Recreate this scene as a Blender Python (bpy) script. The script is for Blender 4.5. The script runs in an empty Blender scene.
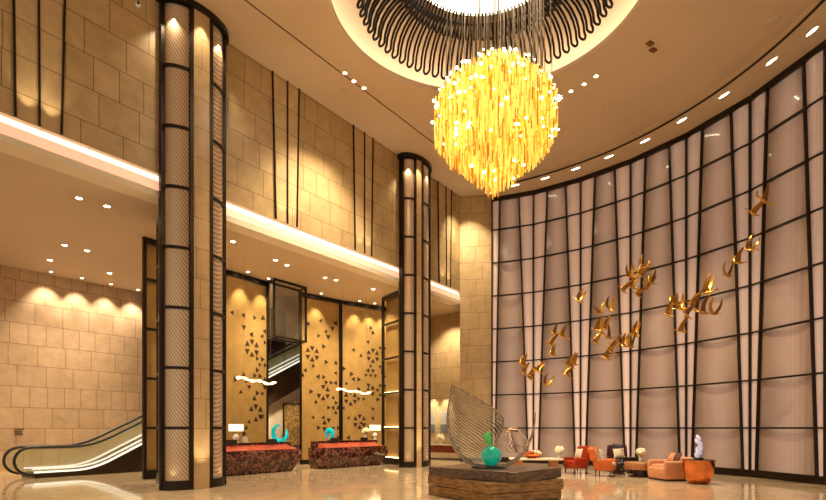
import bpy, bmesh, math, random
from math import sin, cos, pi, radians as R, sqrt, atan2
from mathutils import Vector, Matrix
random.seed(7)
SC = bpy.context.scene
COL = SC.collection
F, HC, PX, PY = 538.0, 1.6, 413.0, 428.0      # camera constants in pixels of the 826x500 frame
H = 12.70                                      # main ceiling height
HW = 12.45                                     # head of the framed wall
GH = 7.55                                      # gallery ceiling height
LV = 1.55                                      # spacing of the frame levels
P0 = Vector((-6.43, 13.98)); D = Vector((.593, .805)); M = Vector((-.805, .593))
D.normalize(); M = Vector((-D.y, D.x))

def W(t, o, z=None):                           # gallery wall coordinates: t along, o behind the face
    p = P0 + D*t + M*o
    return p if z is None else Vector((p.x, p.y, z))
def at(px, py, Y): return Vector(((px-PX)*Y/F, Y, HC+(PY-py)*Y/F))
def athz(px, py, z):
    Y = (z-HC)*F/(PY-py); return Vector(((px-PX)*Y/F, Y, z))
def wall_t(px, o=0.0):                         # t of the point on plane offset o seen in column px
    k = (px-PX)/F; q = P0 + M*o
    return (k*q.y-q.x)/(D.x-k*D.y)

# ------------------------------------------------------------------ materials
MATS = {}
def mat(name, col, rough=.5, metal=0.0, emit=None, es=0.0, var=0.0, vscale=6.0, bump=0.0, bscale=40.0, coat=0.0, trans=0.0, spec=.5, alpha=1.0, stretch=(1,1,1), croug=.05):
    m = bpy.data.materials.new(name); m.use_nodes = True
    nt = m.node_tree; b = nt.nodes['Principled BSDF']
    c = (col[0], col[1], col[2], 1)
    b.inputs['Base Color'].default_value = c
    b.inputs['Roughness'].default_value = rough; b.inputs['Metallic'].default_value = metal
    b.inputs['Coat Weight'].default_value = coat; b.inputs['Coat Roughness'].default_value = croug
    b.inputs['Transmission Weight'].default_value = trans; b.inputs['Specular IOR Level'].default_value = spec
    b.inputs['Alpha'].default_value = alpha
    if emit: b.inputs['Emission Color'].default_value = (*emit, 1); b.inputs['Emission Strength'].default_value = es
    if var or bump:
        tc = nt.nodes.new('ShaderNodeTexCoord'); mp = nt.nodes.new('ShaderNodeMapping')
        mp.inputs['Scale'].default_value = stretch; nt.links.new(tc.outputs['Object'], mp.inputs[0])
        if var:
            n = nt.nodes.new('ShaderNodeTexNoise'); n.inputs['Scale'].default_value = vscale; n.inputs['Detail'].default_value = 5
            nt.links.new(mp.outputs[0], n.inputs['Vector'])
            r = nt.nodes.new('ShaderNodeValToRGB')
            r.color_ramp.elements[0].position = .3; r.color_ramp.elements[1].position = .7
            r.color_ramp.elements[0].color = tuple(max(0, x*(1-var)) for x in col)+(1,)
            r.color_ramp.elements[1].color = tuple(min(1, x*(1+var)) for x in col)+(1,)
            nt.links.new(n.outputs['Fac'], r.inputs[0]); nt.links.new(r.outputs[0], b.inputs['Base Color'])
        if bump:
            n2 = nt.nodes.new('ShaderNodeTexNoise'); n2.inputs['Scale'].default_value = bscale
            nt.links.new(mp.outputs[0], n2.inputs['Vector'])
            bp = nt.nodes.new('ShaderNodeBump'); bp.inputs['Strength'].default_value = bump; bp.inputs['Distance'].default_value = .02
            nt.links.new(n2.outputs['Fac'], bp.inputs['Height']); nt.links.new(bp.outputs[0], b.inputs['Normal'])
    MATS[name] = m
    return m

def math_node(nt, op, a, b=None):
    n = nt.nodes.new('ShaderNodeMath'); n.operation = op
    for i, v in enumerate((a, b)):
        if v is None: continue
        if isinstance(v, (int, float)): n.inputs[i].default_value = v
        else: nt.links.new(v, n.inputs[i])
    return n.outputs[0]

def stone(name, c1, c2, mortar, bw, rh, rough=.4, ms=.009, jit=True):
    m = bpy.data.materials.new(name); m.use_nodes = True
    nt = m.node_tree; b = nt.nodes['Principled BSDF']
    uv = nt.nodes.new('ShaderNodeUVMap'); sp = nt.nodes.new('ShaderNodeSeparateXYZ'); nt.links.new(uv.outputs[0], sp.inputs[0])
    u, v = sp.outputs[0], sp.outputs[1]
    if jit:
        row = math_node(nt, 'FLOOR', math_node(nt, 'DIVIDE', v, rh))
        wn = nt.nodes.new('ShaderNodeTexWhiteNoise'); wn.noise_dimensions = '1D'; nt.links.new(row, wn.inputs['W'])
        u = math_node(nt, 'ADD', u, math_node(nt, 'MULTIPLY', wn.outputs['Value'], 3.0))
    cb = nt.nodes.new('ShaderNodeCombineXYZ'); nt.links.new(u, cb.inputs[0]); nt.links.new(v, cb.inputs[1])
    br = nt.nodes.new('ShaderNodeTexBrick'); nt.links.new(cb.outputs[0], br.inputs['Vector'])
    br.inputs['Scale'].default_value = 1; br.inputs['Brick Width'].default_value = bw; br.inputs['Row Height'].default_value = rh
    br.inputs['Mortar Size'].default_value = ms; br.inputs['Mortar Smooth'].default_value = .1
    br.offset = .42; br.squash = .62 if jit else 1.0; br.squash_frequency = 3 if jit else 2
    if not jit: br.offset = 0
    br.inputs['Color1'].default_value = (*c1, 1); br.inputs['Color2'].default_value = (*c2, 1); br.inputs['Mortar'].default_value = (*mortar, 1)
    n = nt.nodes.new('ShaderNodeTexNoise'); n.inputs['Scale'].default_value = 2.2; n.inputs['Detail'].default_value = 8; n.inputs['Roughness'].default_value = .7
    nt.links.new(uv.outputs[0], n.inputs['Vector'])
    mx = nt.nodes.new('ShaderNodeMix'); mx.data_type = 'RGBA'; mx.blend_type = 'MULTIPLY'; mx.inputs[0].default_value = 1
    rp = nt.nodes.new('ShaderNodeValToRGB'); rp.color_ramp.elements[0].color = (.78, .76, .72, 1); rp.color_ramp.elements[1].color = (1.1, 1.08, 1.05, 1)
    rp.color_ramp.elements[0].position = .3; rp.color_ramp.elements[1].position = .7
    nt.links.new(n.outputs['Fac'], rp.inputs[0]); nt.links.new(br.outputs['Color'], mx.inputs[6]); nt.links.new(rp.outputs[0], mx.inputs[7])
    nt.links.new(mx.outputs[2], b.inputs['Base Color']); b.inputs['Roughness'].default_value = rough
    MATS[name] = m
    return m

def marble(name, base, vein, scale, rough=.12, width=.06, dist=2.5, second=None):
    m = bpy.data.materials.new(name); m.use_nodes = True
    nt = m.node_tree; b = nt.nodes['Principled BSDF']
    tc = nt.nodes.new('ShaderNodeTexCoord')
    n = nt.nodes.new('ShaderNodeTexNoise'); n.inputs['Scale'].default_value = scale; n.inputs['Detail'].default_value = 8; n.inputs['Distortion'].default_value = dist
    nt.links.new(tc.outputs['Object'], n.inputs['Vector'])
    d = math_node(nt, 'ABSOLUTE', math_node(nt, 'SUBTRACT', n.outputs['Fac'], .5))
    r = nt.nodes.new('ShaderNodeValToRGB'); e = r.color_ramp.elements
    e[0].position = 0; e[0].color = (*vein, 1); e[1].position = width; e[1].color = (*base, 1)
    if second:
        x = e.new(min(.9, width*3)); x.color = (*second, 1)
    nt.links.new(d, r.inputs[0]); nt.links.new(r.outputs[0], b.inputs['Base Color']); b.inputs['Roughness'].default_value = rough
    MATS[name] = m
    return m

def stripes(name, c1, c2, scale, rough, metal=0.0, emit=None, es=0.0, rot=(0,0,0), dist=0.0, coat=0.0, bump=0.0, croug=.05):
    m = mat(name, c1, rough, metal, emit, es, coat=coat, croug=croug); nt = m.node_tree; b = nt.nodes['Principled BSDF']
    tc = nt.nodes.new('ShaderNodeTexCoord'); mp = nt.nodes.new('ShaderNodeMapping'); mp.inputs['Rotation'].default_value = rot
    nt.links.new(tc.outputs['Object'], mp.inputs[0])
    w = nt.nodes.new('ShaderNodeTexWave'); w.inputs['Scale'].default_value = scale; w.inputs['Distortion'].default_value = dist; w.bands_direction = 'X'
    w.inputs['Detail'].default_value = 1
    nt.links.new(mp.outputs[0], w.inputs['Vector'])
    r = nt.nodes.new('ShaderNodeValToRGB'); r.color_ramp.elements[0].color = (*c1, 1); r.color_ramp.elements[1].color = (*c2, 1)
    nt.links.new(w.outputs['Fac'], r.inputs[0]); nt.links.new(r.outputs[0], b.inputs['Base Color'])
    if bump:
        bp = nt.nodes.new('ShaderNodeBump'); bp.inputs['Strength'].default_value = bump; bp.inputs['Distance'].default_value = .02
        nt.links.new(w.outputs['Fac'], bp.inputs['Height']); nt.links.new(bp.outputs[0], b.inputs['Normal'])
    return m

stone('stone_gold', (.53, .385, .20), (.46, .33, .165), (.13, .075, .03), .95, .79, .32)
stone('stone_inlay', (.60, .45, .25), (.55, .40, .22), (.2, .12, .05), 4, .79, .3)
stone('stone_pink', (.62, .455, .30), (.55, .40, .26), (.2, .12, .06), .95, .79, .4)
stone('stone_cream', (.60, .44, .25), (.54, .39, .215), (.25, .16, .08), 1.1, .79, .3)
stone('floor_marble', (.68, .54, .36), (.64, .50, .33), (.42, .31, .19), 1.2, 1.2, .07, .004, False)
mat('ceiling_paint', (.64, .505, .36), .7, var=.03, vscale=.4)
mat('gallery_paint', (.66, .52, .375), .6, var=.03, vscale=.4)
mat('cream', (.85, .74, .58), .6, var=.03, vscale=1)
mat('bronze_dark', (.028, .018, .012), .32, .6, var=.2, vscale=8)
mat('black_metal', (.02, .014, .010), .3, .5, var=.2, vscale=6)
mat('gold_panel', (.50, .33, .12), .38, .35, var=.10, vscale=3, bump=.06, bscale=14)
mat('cut_dark', (.035, .02, .008), .6, var=.2)
mat('led', (1, .8, .6), .5, emit=(1, .76, .60), es=.85, var=.02)
mat('lip_glow', (.8, .55, .4), .5, emit=(1, .52, .33), es=.42, var=.02)
mat('led_soft', (1, .8, .5), .5, emit=(1, .68, .32), es=5.5, var=.02)
mat('led_coffer', (1, .8, .6), .5, emit=(1, .75, .54), es=4, var=.02)
mat('disc_white', (1, .95, .85), .5, emit=(1, .86, .66), es=2.2, var=.02)
mat('lens', (1, .9, .7), .4, emit=(1, .86, .62), es=14, var=.02)
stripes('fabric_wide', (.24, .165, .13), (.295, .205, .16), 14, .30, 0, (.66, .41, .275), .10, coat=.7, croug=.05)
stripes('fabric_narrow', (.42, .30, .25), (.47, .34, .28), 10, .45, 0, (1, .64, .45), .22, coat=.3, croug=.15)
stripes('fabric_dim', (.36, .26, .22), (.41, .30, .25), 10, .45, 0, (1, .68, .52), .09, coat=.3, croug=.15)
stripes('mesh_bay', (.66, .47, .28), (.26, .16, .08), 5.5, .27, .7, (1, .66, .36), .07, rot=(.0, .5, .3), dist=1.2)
stripes('mesh_screen', (.44, .30, .12), (.36, .235, .09), 7, .4, .4, rot=(0, 0, .9))
mat('stone_plain', (.60, .43, .22), .32, var=.08, vscale=3)
mat('amber_light', (1, .68, .14), .12, emit=(1, .62, .13), es=.40, var=.15, vscale=3, coat=.5)
mat('amber_mid', (.95, .52, .05), .12, emit=(1, .50, .05), es=.24, var=.2, vscale=3, coat=.5)
mat('amber_dark', (.55, .21, .008), .12, emit=(.8, .32, .02), es=.12, var=.2, vscale=3, coat=.5)
mat('bulb', (1, .95, .8), .3, emit=(1, .88, .55), es=26, var=.02)
mat('wire', (.35, .28, .2), .4, .8, var=.05)
mat('bird_gold', (.62, .33, .045), .24, .85, emit=(.8, .4, .05), es=.03, var=.25, vscale=9)
mat('bird_brown', (.30, .14, .03), .3, .8, var=.25, vscale=9)
mat('slab_top', (.16, .11, .08), .28, .5, var=.5, vscale=3, stretch=(1, 4, 6), bump=.15, bscale=8)
mat('slab_side', (.33, .19, .085), .32, .4, var=.55, vscale=4, stretch=(1, 1, 5), bump=.2, bscale=8)
marble('marble_red', (.115, .028, .018), (.30, .15, .115), 3.6, .12, .028, 1.0, (.035, .012, .010))
mat('marble_lit', (.42, .085, .05), .2, emit=(1, .16, .07), es=.04, var=.25, vscale=5)  # red worktop as lit, the light put into colour and emission
mat('steel_lit', (.9, .9, .85), .25, emit=(.95, .95, .82), es=.5, var=.03)
mat('rubber', (.02, .017, .014), .35, var=.1)
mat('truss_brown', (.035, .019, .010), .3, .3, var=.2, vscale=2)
mat('white_ceramic', (.85, .83, .8), .15, var=.03)
mat('petal_white', (.85, .80, .58), .6, var=.18, vscale=30)
mat('leaf_green', (.12, .22, .05), .5, var=.3, vscale=20)
mat('shade', (1, .9, .7), .6, emit=(1, .80, .48), es=1.0, var=.02)
mat('orange_leather', (.38, .035, .008), .42, var=.12, vscale=6)
mat('orange_fabric', (.60, .13, .022), .5, var=.12, vscale=6)
mat('cream_fabric', (.78, .68, .55), .75, var=.1, vscale=12)
mat('plum_fabric', (.10, .022, .02), .6, var=.2, vscale=8)
mat('peach_fabric', (.62, .29, .145), .7, var=.08, vscale=10, bump=.05)
mat('navy_fabric', (.015, .017, .035), .5, var=.3, vscale=10)
mat('choc_fabric', (.10, .035, .015), .6, var=.3, vscale=8)
mat('wood_table', (.46, .20, .075), .3, var=.25, vscale=4, stretch=(1, 6, 1))
mat('dark_wood', (.03, .018, .012), .35, var=.3, vscale=4)
mat('copper', (.70, .23, .075), .12, 1.0, var=.35, vscale=2.5, bump=.7, bscale=2.4)
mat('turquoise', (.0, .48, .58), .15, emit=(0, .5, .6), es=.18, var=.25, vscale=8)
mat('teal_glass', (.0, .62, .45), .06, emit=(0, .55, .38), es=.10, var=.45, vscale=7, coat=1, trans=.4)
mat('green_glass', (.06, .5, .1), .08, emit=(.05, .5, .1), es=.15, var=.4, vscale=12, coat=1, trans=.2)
mat('smoky_glass', (.50, .46, .42), .03, trans=.9, var=.05, coat=1)
mat('bubble_glass', (.93, .88, .82), .02, trans=1, var=.03, coat=1)
MATS['bubble_glass'].node_tree.nodes['Principled BSDF'].inputs['IOR'].default_value = 1.07
mat('clear_glass', (.86, .84, .80), .02, trans=1.0, var=.02)
mat('pane_glass', (.2, .17, .13), .04, trans=0.0, alpha=.16, var=.02, spec=.5)
mat('balustrade_glass', (.50, .52, .30), .05, alpha=.38, var=.05, spec=.8)
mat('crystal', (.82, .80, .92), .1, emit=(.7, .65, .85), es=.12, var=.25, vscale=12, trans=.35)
mat('painting_sky', (.50, .47, .43), .5, var=.25, vscale=2)
mat('painting_sea', (.16, .17, .19), .5, var=.4, vscale=3, stretch=(1, 1, 6))
mat('painting_blossom', (.62, .36, .13), .5, var=.85, vscale=7)
mat('console_red', (.24, .045, .02), .25, var=.3, vscale=5)
mat('sign_ink', (.12, .08, .05), .5, var=.1)

def black_white(name):
    m = mat(name, (.02, .02, .025), .6); nt = m.node_tree; b = nt.nodes['Principled BSDF']
    tc = nt.nodes.new('ShaderNodeTexCoord'); v = nt.nodes.new('ShaderNodeTexVoronoi'); v.inputs['Scale'].default_value = 14
    nt.links.new(tc.outputs['Object'], v.inputs['Vector'])
    r = nt.nodes.new('ShaderNodeValToRGB'); r.color_ramp.interpolation = 'CONSTANT'
    r.color_ramp.elements[0].color = (.75, .72, .68, 1); r.color_ramp.elements[1].position = .24; r.color_ramp.elements[1].color = (.02, .02, .03, 1)
    nt.links.new(v.outputs['Distance'], r.inputs[0]); nt.links.new(r.outputs[0], b.inputs['Base Color'])
black_white('bw_fabric')
def painted_glow(name, lo, hi, fall=.25):  # sheen across panels and bays, fading upward, put into emission
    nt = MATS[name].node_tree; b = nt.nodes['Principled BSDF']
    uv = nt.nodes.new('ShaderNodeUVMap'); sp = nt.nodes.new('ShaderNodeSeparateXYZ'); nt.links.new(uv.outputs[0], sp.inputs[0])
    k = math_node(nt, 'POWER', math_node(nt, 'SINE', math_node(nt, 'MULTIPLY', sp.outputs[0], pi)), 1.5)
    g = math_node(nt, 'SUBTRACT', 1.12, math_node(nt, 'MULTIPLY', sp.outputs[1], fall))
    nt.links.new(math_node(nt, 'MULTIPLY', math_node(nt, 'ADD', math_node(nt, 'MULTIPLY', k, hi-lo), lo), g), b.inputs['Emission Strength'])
painted_glow('fabric_wide', .02, .20); painted_glow('fabric_narrow', .16, .32, .85); painted_glow('fabric_dim', .07, .17, .6); painted_glow('mesh_bay', .0, .07)

def streak_glass():
    m = mat('streak_glass', (.8, .72, .62), .04); nt = m.node_tree; b = nt.nodes['Principled BSDF']
    uv = nt.nodes.new('ShaderNodeUVMap')
    mp = nt.nodes.new('ShaderNodeCombineXYZ'); sx_ = nt.nodes.new('ShaderNodeSeparateXYZ'); nt.links.new(uv.outputs[0], sx_.inputs[0])
    nt.links.new(math_node(nt, 'SUBTRACT', sx_.outputs[0], math_node(nt, 'MULTIPLY', sx_.outputs[1], .95)), mp.inputs[1])
    nt.links.new(sx_.outputs[1], mp.inputs[0])
    w = nt.nodes.new('ShaderNodeTexWave'); w.bands_direction = 'Y'; w.inputs['Scale'].default_value = 5.6; w.inputs['Distortion'].default_value = 1.8; w.inputs['Detail'].default_value = 3; w.inputs['Detail Scale'].default_value = 1.6
    nt.links.new(mp.outputs[0], w.inputs['Vector'])
    n = nt.nodes.new('ShaderNodeTexNoise'); n.inputs['Scale'].default_value = 4; n.inputs['Detail'].default_value = 6; nt.links.new(uv.outputs[0], n.inputs['Vector'])
    r = nt.nodes.new('ShaderNodeValToRGB'); e = r.color_ramp.elements
    e[0].position = .14; e[0].color = (.02, .014, .010, 1); e[1].position = .62; e[1].color = (.80, .70, .56, 1)
    k = e.new(.34); k.color = (.34, .25, .16, 1)
    f = math_node(nt, 'ADD', math_node(nt, 'MULTIPLY', w.outputs['Fac'], .62), math_node(nt, 'MULTIPLY', n.outputs['Fac'], .40))
    nt.links.new(f, r.inputs[0]); nt.links.new(r.outputs[0], b.inputs['Base Color'])
    rt = nt.nodes.new('ShaderNodeMapRange'); rt.inputs['From Min'].default_value = .15; rt.inputs['From Max'].default_value = .42; rt.inputs['To Min'].default_value = .92; rt.inputs['To Max'].default_value = .5
    nt.links.new(f, rt.inputs[0]); nt.links.new(rt.outputs[0], b.inputs['Alpha'])
    b.inputs['Coat Weight'].default_value = 1; b.inputs['IOR'].default_value = 1.5
    bp = nt.nodes.new('ShaderNodeBump'); bp.inputs['Strength'].default_value = .5; bp.inputs['Distance'].default_value = .03
    nt.links.new(w.outputs['Fac'], bp.inputs['Height']); nt.links.new(bp.outputs[0], b.inputs['Normal'])
streak_glass()

# ------------------------------------------------------------------ mesh builder
class MB:
    def __init__(s): s.v = []; s.f = []; s.m = []; s.sm = []; s.uv = []
    def face(s, pts, mi=0, smooth=False, uv=None):
        b = len(s.v); s.v += [tuple(p) for p in pts]; s.f.append(list(range(b, b+len(pts)))); s.m.append(mi); s.sm.append(smooth); s.uv.append(uv)
    def add(s, vs, fs, mi=0, smooth=False, uvs=None):
        b = len(s.v); s.v += [tuple(p) for p in vs]
        for i, f in enumerate(fs):
            s.f.append([b+k for k in f]); s.m.append(mi); s.sm.append(smooth); s.uv.append(uvs[i] if uvs else None)
    def hexa(s, p, mi=0):
        s.add(p, [(3,2,1,0),(4,5,6,7),(0,1,5,4),(1,2,6,5),(2,3,7,6),(3,0,4,7)], mi)
    def box(s, c, d, rz=0.0, mi=0, M4=None):
        x, y, z = d[0]/2, d[1]/2, d[2]/2
        ps = [Vector(q) for q in ((-x,-y,-z),(x,-y,-z),(x,y,-z),(-x,y,-z),(-x,-y,z),(x,-y,z),(x,y,z),(-x,y,z))]
        mm = M4 if M4 is not None else Matrix.Rotation(rz, 4, 'Z')
        s.hexa([mm @ q + Vector(c) for q in ps], mi)
    def rbox(s, c, d, r=.04, rz=0.0, mi=0, M4=None, seg=3):          # rounded box
        bm = bmesh.new(); bmesh.ops.create_cube(bm, size=1)
        for v in bm.verts: v.co = Vector((v.co.x*d[0], v.co.y*d[1], v.co.z*d[2]))
        bmesh.ops.bevel(bm, geom=list(bm.edges), offset=min(r, min(d)*.48), segments=seg, profile=.5, affect='EDGES')
        mm = M4 if M4 is not None else Matrix.Rotation(rz, 4, 'Z')
        bm.verts.index_update()
        s.add([mm @ v.co + Vector(c) for v in bm.verts], [[v.index for v in f.verts] for f in bm.faces], mi, True); bm.free()
    def bar(s, a, b, w, h, up=(0,0,1), mi=0):
        a, b = Vector(a), Vector(b); d = (b-a).normalized(); up = Vector(up)
        if abs(d.dot(up)) > .99: up = Vector((D.x, D.y, 0))
        x = d.cross(up).normalized()*w/2; y = x.cross(d).normalized()*h/2
        s.hexa([a-x-y, a+x-y, a+x+y, a-x+y, b-x-y, b+x-y, b+x+y, b-x+y], mi)
    def tube(s, pts, r, n=8, mi=0, smooth=True, caps=True):
        pts = [Vector(p) for p in pts]; k = len(pts)
        rs = r if isinstance(r, (list, tuple)) else [r]*k
        vs = []; nrm = None
        for i, p in enumerate(pts):
            t = (pts[min(i+1, k-1)]-pts[max(i-1, 0)])
            t = t.normalized() if t.length > 1e-9 else Vector((0,0,1))
            if nrm is None: nrm = t.cross(Vector((0,0,1)) if abs(t.z) < .9 else Vector((1,0,0))).normalized()
            nrm = (nrm - t*nrm.dot(t)).normalized(); bn = t.cross(nrm)
            for j in range(n):
                a = 2*pi*j/n; vs.append(p+(nrm*cos(a)+bn*sin(a))*rs[i])
        fs = [(i*n+j, i*n+(j+1) % n, (i+1)*n+(j+1) % n, (i+1)*n+j) for i in range(k-1) for j in range(n)]
        s.add(vs, fs, mi, smooth)
        if caps: s.face(vs[:n][::-1], mi); s.face(vs[-n:], mi)
    def lathe(s, prof, n=24, c=(0,0,0), mi=0, smooth=True, caps=True, sx=1.0, sy=1.0, a0=0.0, a1=2*pi):
        c = Vector(c); vs = []; full = abs(a1-a0-2*pi) < 1e-6; m = n if full else n+1
        for r, z in prof:
            for j in range(m):
                a = a0+(a1-a0)*j/n; vs.append(c+Vector((r*cos(a)*sx, r*sin(a)*sy, z)))
        fs = [(i*m+j, i*m+(j+1) % m, (i+1)*m+(j+1) % m, (i+1)*m+j) for i in range(len(prof)-1) for j in range(n)]
        s.add(vs, fs, mi, smooth)
        if caps and full:
            if prof[0][0] > 1e-4: s.face(vs[:n][::-1], mi)
            if prof[-1][0] > 1e-4: s.face(vs[-n:], mi)
    def ball(s, c, r, n=12, m=8, mi=0, sc=(1,1,1)):
        pr = [(max(1e-4, sin(pi*i/m))*r, -cos(pi*i/m)*r) for i in range(m+1)]
        vs0 = len(s.v); s.lathe(pr, n, (0,0,0), mi, True, False)
        for i in range(vs0, len(s.v)):
            q = s.v[i]; s.v[i] = (c[0]+q[0]*sc[0], c[1]+q[1]*sc[1], c[2]+q[2]*sc[2])
    def prism(s, poly, z0, z1, mi=0, mtop=None):
        n = len(poly); vs = [(p[0], p[1], z0) for p in poly]+[(p[0], p[1], z1) for p in poly]
        s.add(vs, [(i, (i+1) % n, n+(i+1) % n, n+i) for i in range(n)], mi)
        s.face(vs[:n][::-1], mi); s.face(vs[n:], mi if mtop is None else mtop)
    def grid(s, fn, nu, nv, mi=0, smooth=True, uvscale=None, flip=False):
        vs = [fn(i/nu, j/nv) for i in range(nu+1) for j in range(nv+1)]; w = nv+1
        fs = []; uvs = []
        for i in range(nu):
            for j in range(nv):
                q = (i*w+j, (i+1)*w+j, (i+1)*w+j+1, i*w+j+1); fs.append(q[::-1] if flip else q)
                u = [(i/nu, j/nv), ((i+1)/nu, j/nv), ((i+1)/nu, (j+1)/nv), (i/nu, (j+1)/nv)]; uvs.append(u[::-1] if flip else u)
        s.add(vs, fs, mi, smooth, uvs)
    def wall(s, A, B, z0, z1, mi=0, u0=0.0, flip=False):
        L = (Vector(B)-Vector(A)).length; pts = [(A[0],A[1],z0),(B[0],B[1],z0),(B[0],B[1],z1),(A[0],A[1],z1)]; uv = [(u0,z0),(u0+L,z0),(u0+L,z1),(u0,z1)]
        if flip: pts.reverse(); uv.reverse()
        s.face(pts, mi, False, uv)
    def build(s, name, mats, parent=None, loc=None, solid=0.0, weld=True):
        me = bpy.data.meshes.new(name)
        me.from_pydata(s.v, [], s.f); 
        for n in ([mats] if isinstance(mats, str) else mats): me.materials.append(MATS[n])
        me.polygons.foreach_set('material_index', s.m); me.polygons.foreach_set('use_smooth', s.sm)
        if any(u is not None for u in s.uv):
            lay = me.uv_layers.new(name='UVMap')
            for p, u in zip(me.polygons, s.uv):
                if u:
                    for li, c in zip(p.loop_indices, u): lay.data[li].uv = c
        me.update()
        o = bpy.data.objects.new(name, me); COL.objects.link(o)
        if parent: o.parent = parent
        if loc is not None: o.location = loc
        if solid:
            md = o.modifiers.new('solid', 'SOLIDIFY'); md.thickness = solid; md.offset = 0
        return o

def tag(o, label=None, cat=None, group=None, kind=None):
    if label: o['label'] = label
    if cat: o['category'] = cat
    if group: o['group'] = group
    if kind: o['kind'] = kind
    return o
def thing(name, label, cat, loc=(0,0,0), rz=0.0, group=None):
    o = bpy.data.objects.new(name, None); COL.objects.link(o); o.location = loc; o.rotation_euler = (0, 0, rz); o.empty_display_size = .1
    return tag(o, label, cat, group)
def struct(name, loc=(0,0,0)):
    o = bpy.data.objects.new(name, None); COL.objects.link(o); o.location = loc; o['kind'] = 'structure'; return o
def dup(root, loc=None, rz=None, label=None, group=None):
    r = root.copy(); COL.objects.link(r)
    if loc is not None: r.location = loc
    if rz is not None: r.rotation_euler = (0, 0, rz)
    if label: r['label'] = label
    if group: r['group'] = group
    for ch in list(root.children):
        c = ch.copy(); COL.objects.link(c); c.parent = r
        for g in list(ch.children):
            q = g.copy(); COL.objects.link(q); q.parent = c
    return r
def spot(loc, power, size=70, col=(1,.78,.5), target=None, blend=.7, rad=.06):
    l = bpy.data.lights.new('lamp', 'SPOT'); l.energy = power; l.spot_size = R(size); l.spot_blend = blend; l.color = col; l.shadow_soft_size = rad
    o = bpy.data.objects.new('lamp', l); COL.objects.link(o); o.location = loc
    if target is not None: o.rotation_euler = (Vector(target)-Vector(loc)).to_track_quat('-Z', 'Y').to_euler()
    return o

# ------------------------------------------------------------------ camera, world
cam = bpy.data.cameras.new('camera'); co = bpy.data.objects.new('camera', cam); COL.objects.link(co)
co.location = (0, 0, HC); co.rotation_euler = (pi/2, 0, 0); cam.sensor_width = 36; cam.lens = F/826*36
cam.shift_y = (PY-250)/826; cam.clip_end = 200
SC.camera = co
w = bpy.data.worlds.new('world'); SC.world = w; w.use_nodes = True
w.node_tree.nodes['Background'].inputs[0].default_value = (1, .79, .56, 1); w.node_tree.nodes['Background'].inputs[1].default_value = .32
SC.view_settings.view_transform = 'Standard'; SC.view_settings.exposure = 0.84
try:
    SC.cycles.use_denoising = True; SC.cycles.sample_clamp_indirect = 6; SC.cycles.max_bounces = 8; SC.cycles.transparent_max_bounces = 16
except Exception: pass

# ------------------------------------------------------------------ floor and ceilings
b = MB()
b.face([(-30,1,0),(22,1,0),(22,48,0),(-30,48,0)], uv=[(-30*.8,0),(22*.8,-20),(40,30),(-10,40)])
def uvrot(x, y): p = Vector((x, y))-P0; return (p.dot(D), p.dot(M))
b.uv[0] = [uvrot(x, y) for x, y in ((-30,1),(22,1),(22,48),(-30,48))]
b.build('floor', 'floor_marble')['kind'] = 'structure'

CC = Vector((1.88, 13.81)); CR = 4.04
ceil = struct('ceiling')
b = MB(); N = 96
outer = 26.0
for i in range(N):
    a0, a1 = 2*pi*i/N, 2*pi*(i+1)/N
    p = lambda a, r, z: (CC.x+r*cos(a), CC.y+r*sin(a), z)
    # the ceiling ring is trimmed to a big circle that lies behind every wall
    b.face([p(a0,CR,H), p(a0,outer,H), p(a1,outer,H), p(a1,CR,H)])
    b.face([p(a1,CR,H), p(a1,CR,H+.14), p(a0,CR,H+.14), p(a0,CR,H)], smooth=True)
    b.face([p(a0,CR,H+.14), p(a1,CR,H+.14), p(a1,CR+.55,H+.14), p(a0,CR+.55,H+.14)])
b.build('ceiling_slab', 'ceiling_paint', ceil)
b = MB()   # dished coffer above the opening
b.lathe([(CR+.5,H+.14),(CR+.5,H+.42),(CR+.2,H+.62),(3.6,H+.80),(3.0,H+.95),(2.5,H+1.05),(2.12,H+1.10)], 96, (CC.x,CC.y,0), 0, True, False)
b.build('coffer_dish', 'cream', ceil)
b = MB()
b.lathe([(CR+.14,H+.15),(CR+.26,H+.15),(CR+.26,H+.20),(CR+.14,H+.20),(CR+.14,H+.15)], 96, (CC.x,CC.y,0), 0, True, False)
b.build('cove_light_strip', 'led_coffer', ceil)
b = MB()
b.lathe([(2.12,H+1.10),(2.12,H+1.16),(1.2,H+1.34),(.01,H+1.40)], 64, (CC.x,CC.y,0), 0, True, False)
b.build('glowing_dome', 'disc_white', ceil)
# thin shadow groove parallel to the stone wall
b = MB()
q = W(0,-1.69); b.bar((*W(-9,-1.69),H-.002), (*W(14.4,-1.69),H-.002), .035, .012)
b.build('shadow_groove', 'dark_wood', ceil)
# gallery ceiling
gceil = struct('ceiling.001')
b = MB(); b.hexa([W(-10,.55,GH),W(-10,13,GH),W(26,13,GH),W(26,.55,GH),W(-10,.55,GH+.2),W(-10,13,GH+.2),W(26,13,GH+.2),W(26,.55,GH+.2)])
b.build('gallery_soffit', 'gallery_paint', gceil)

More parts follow.
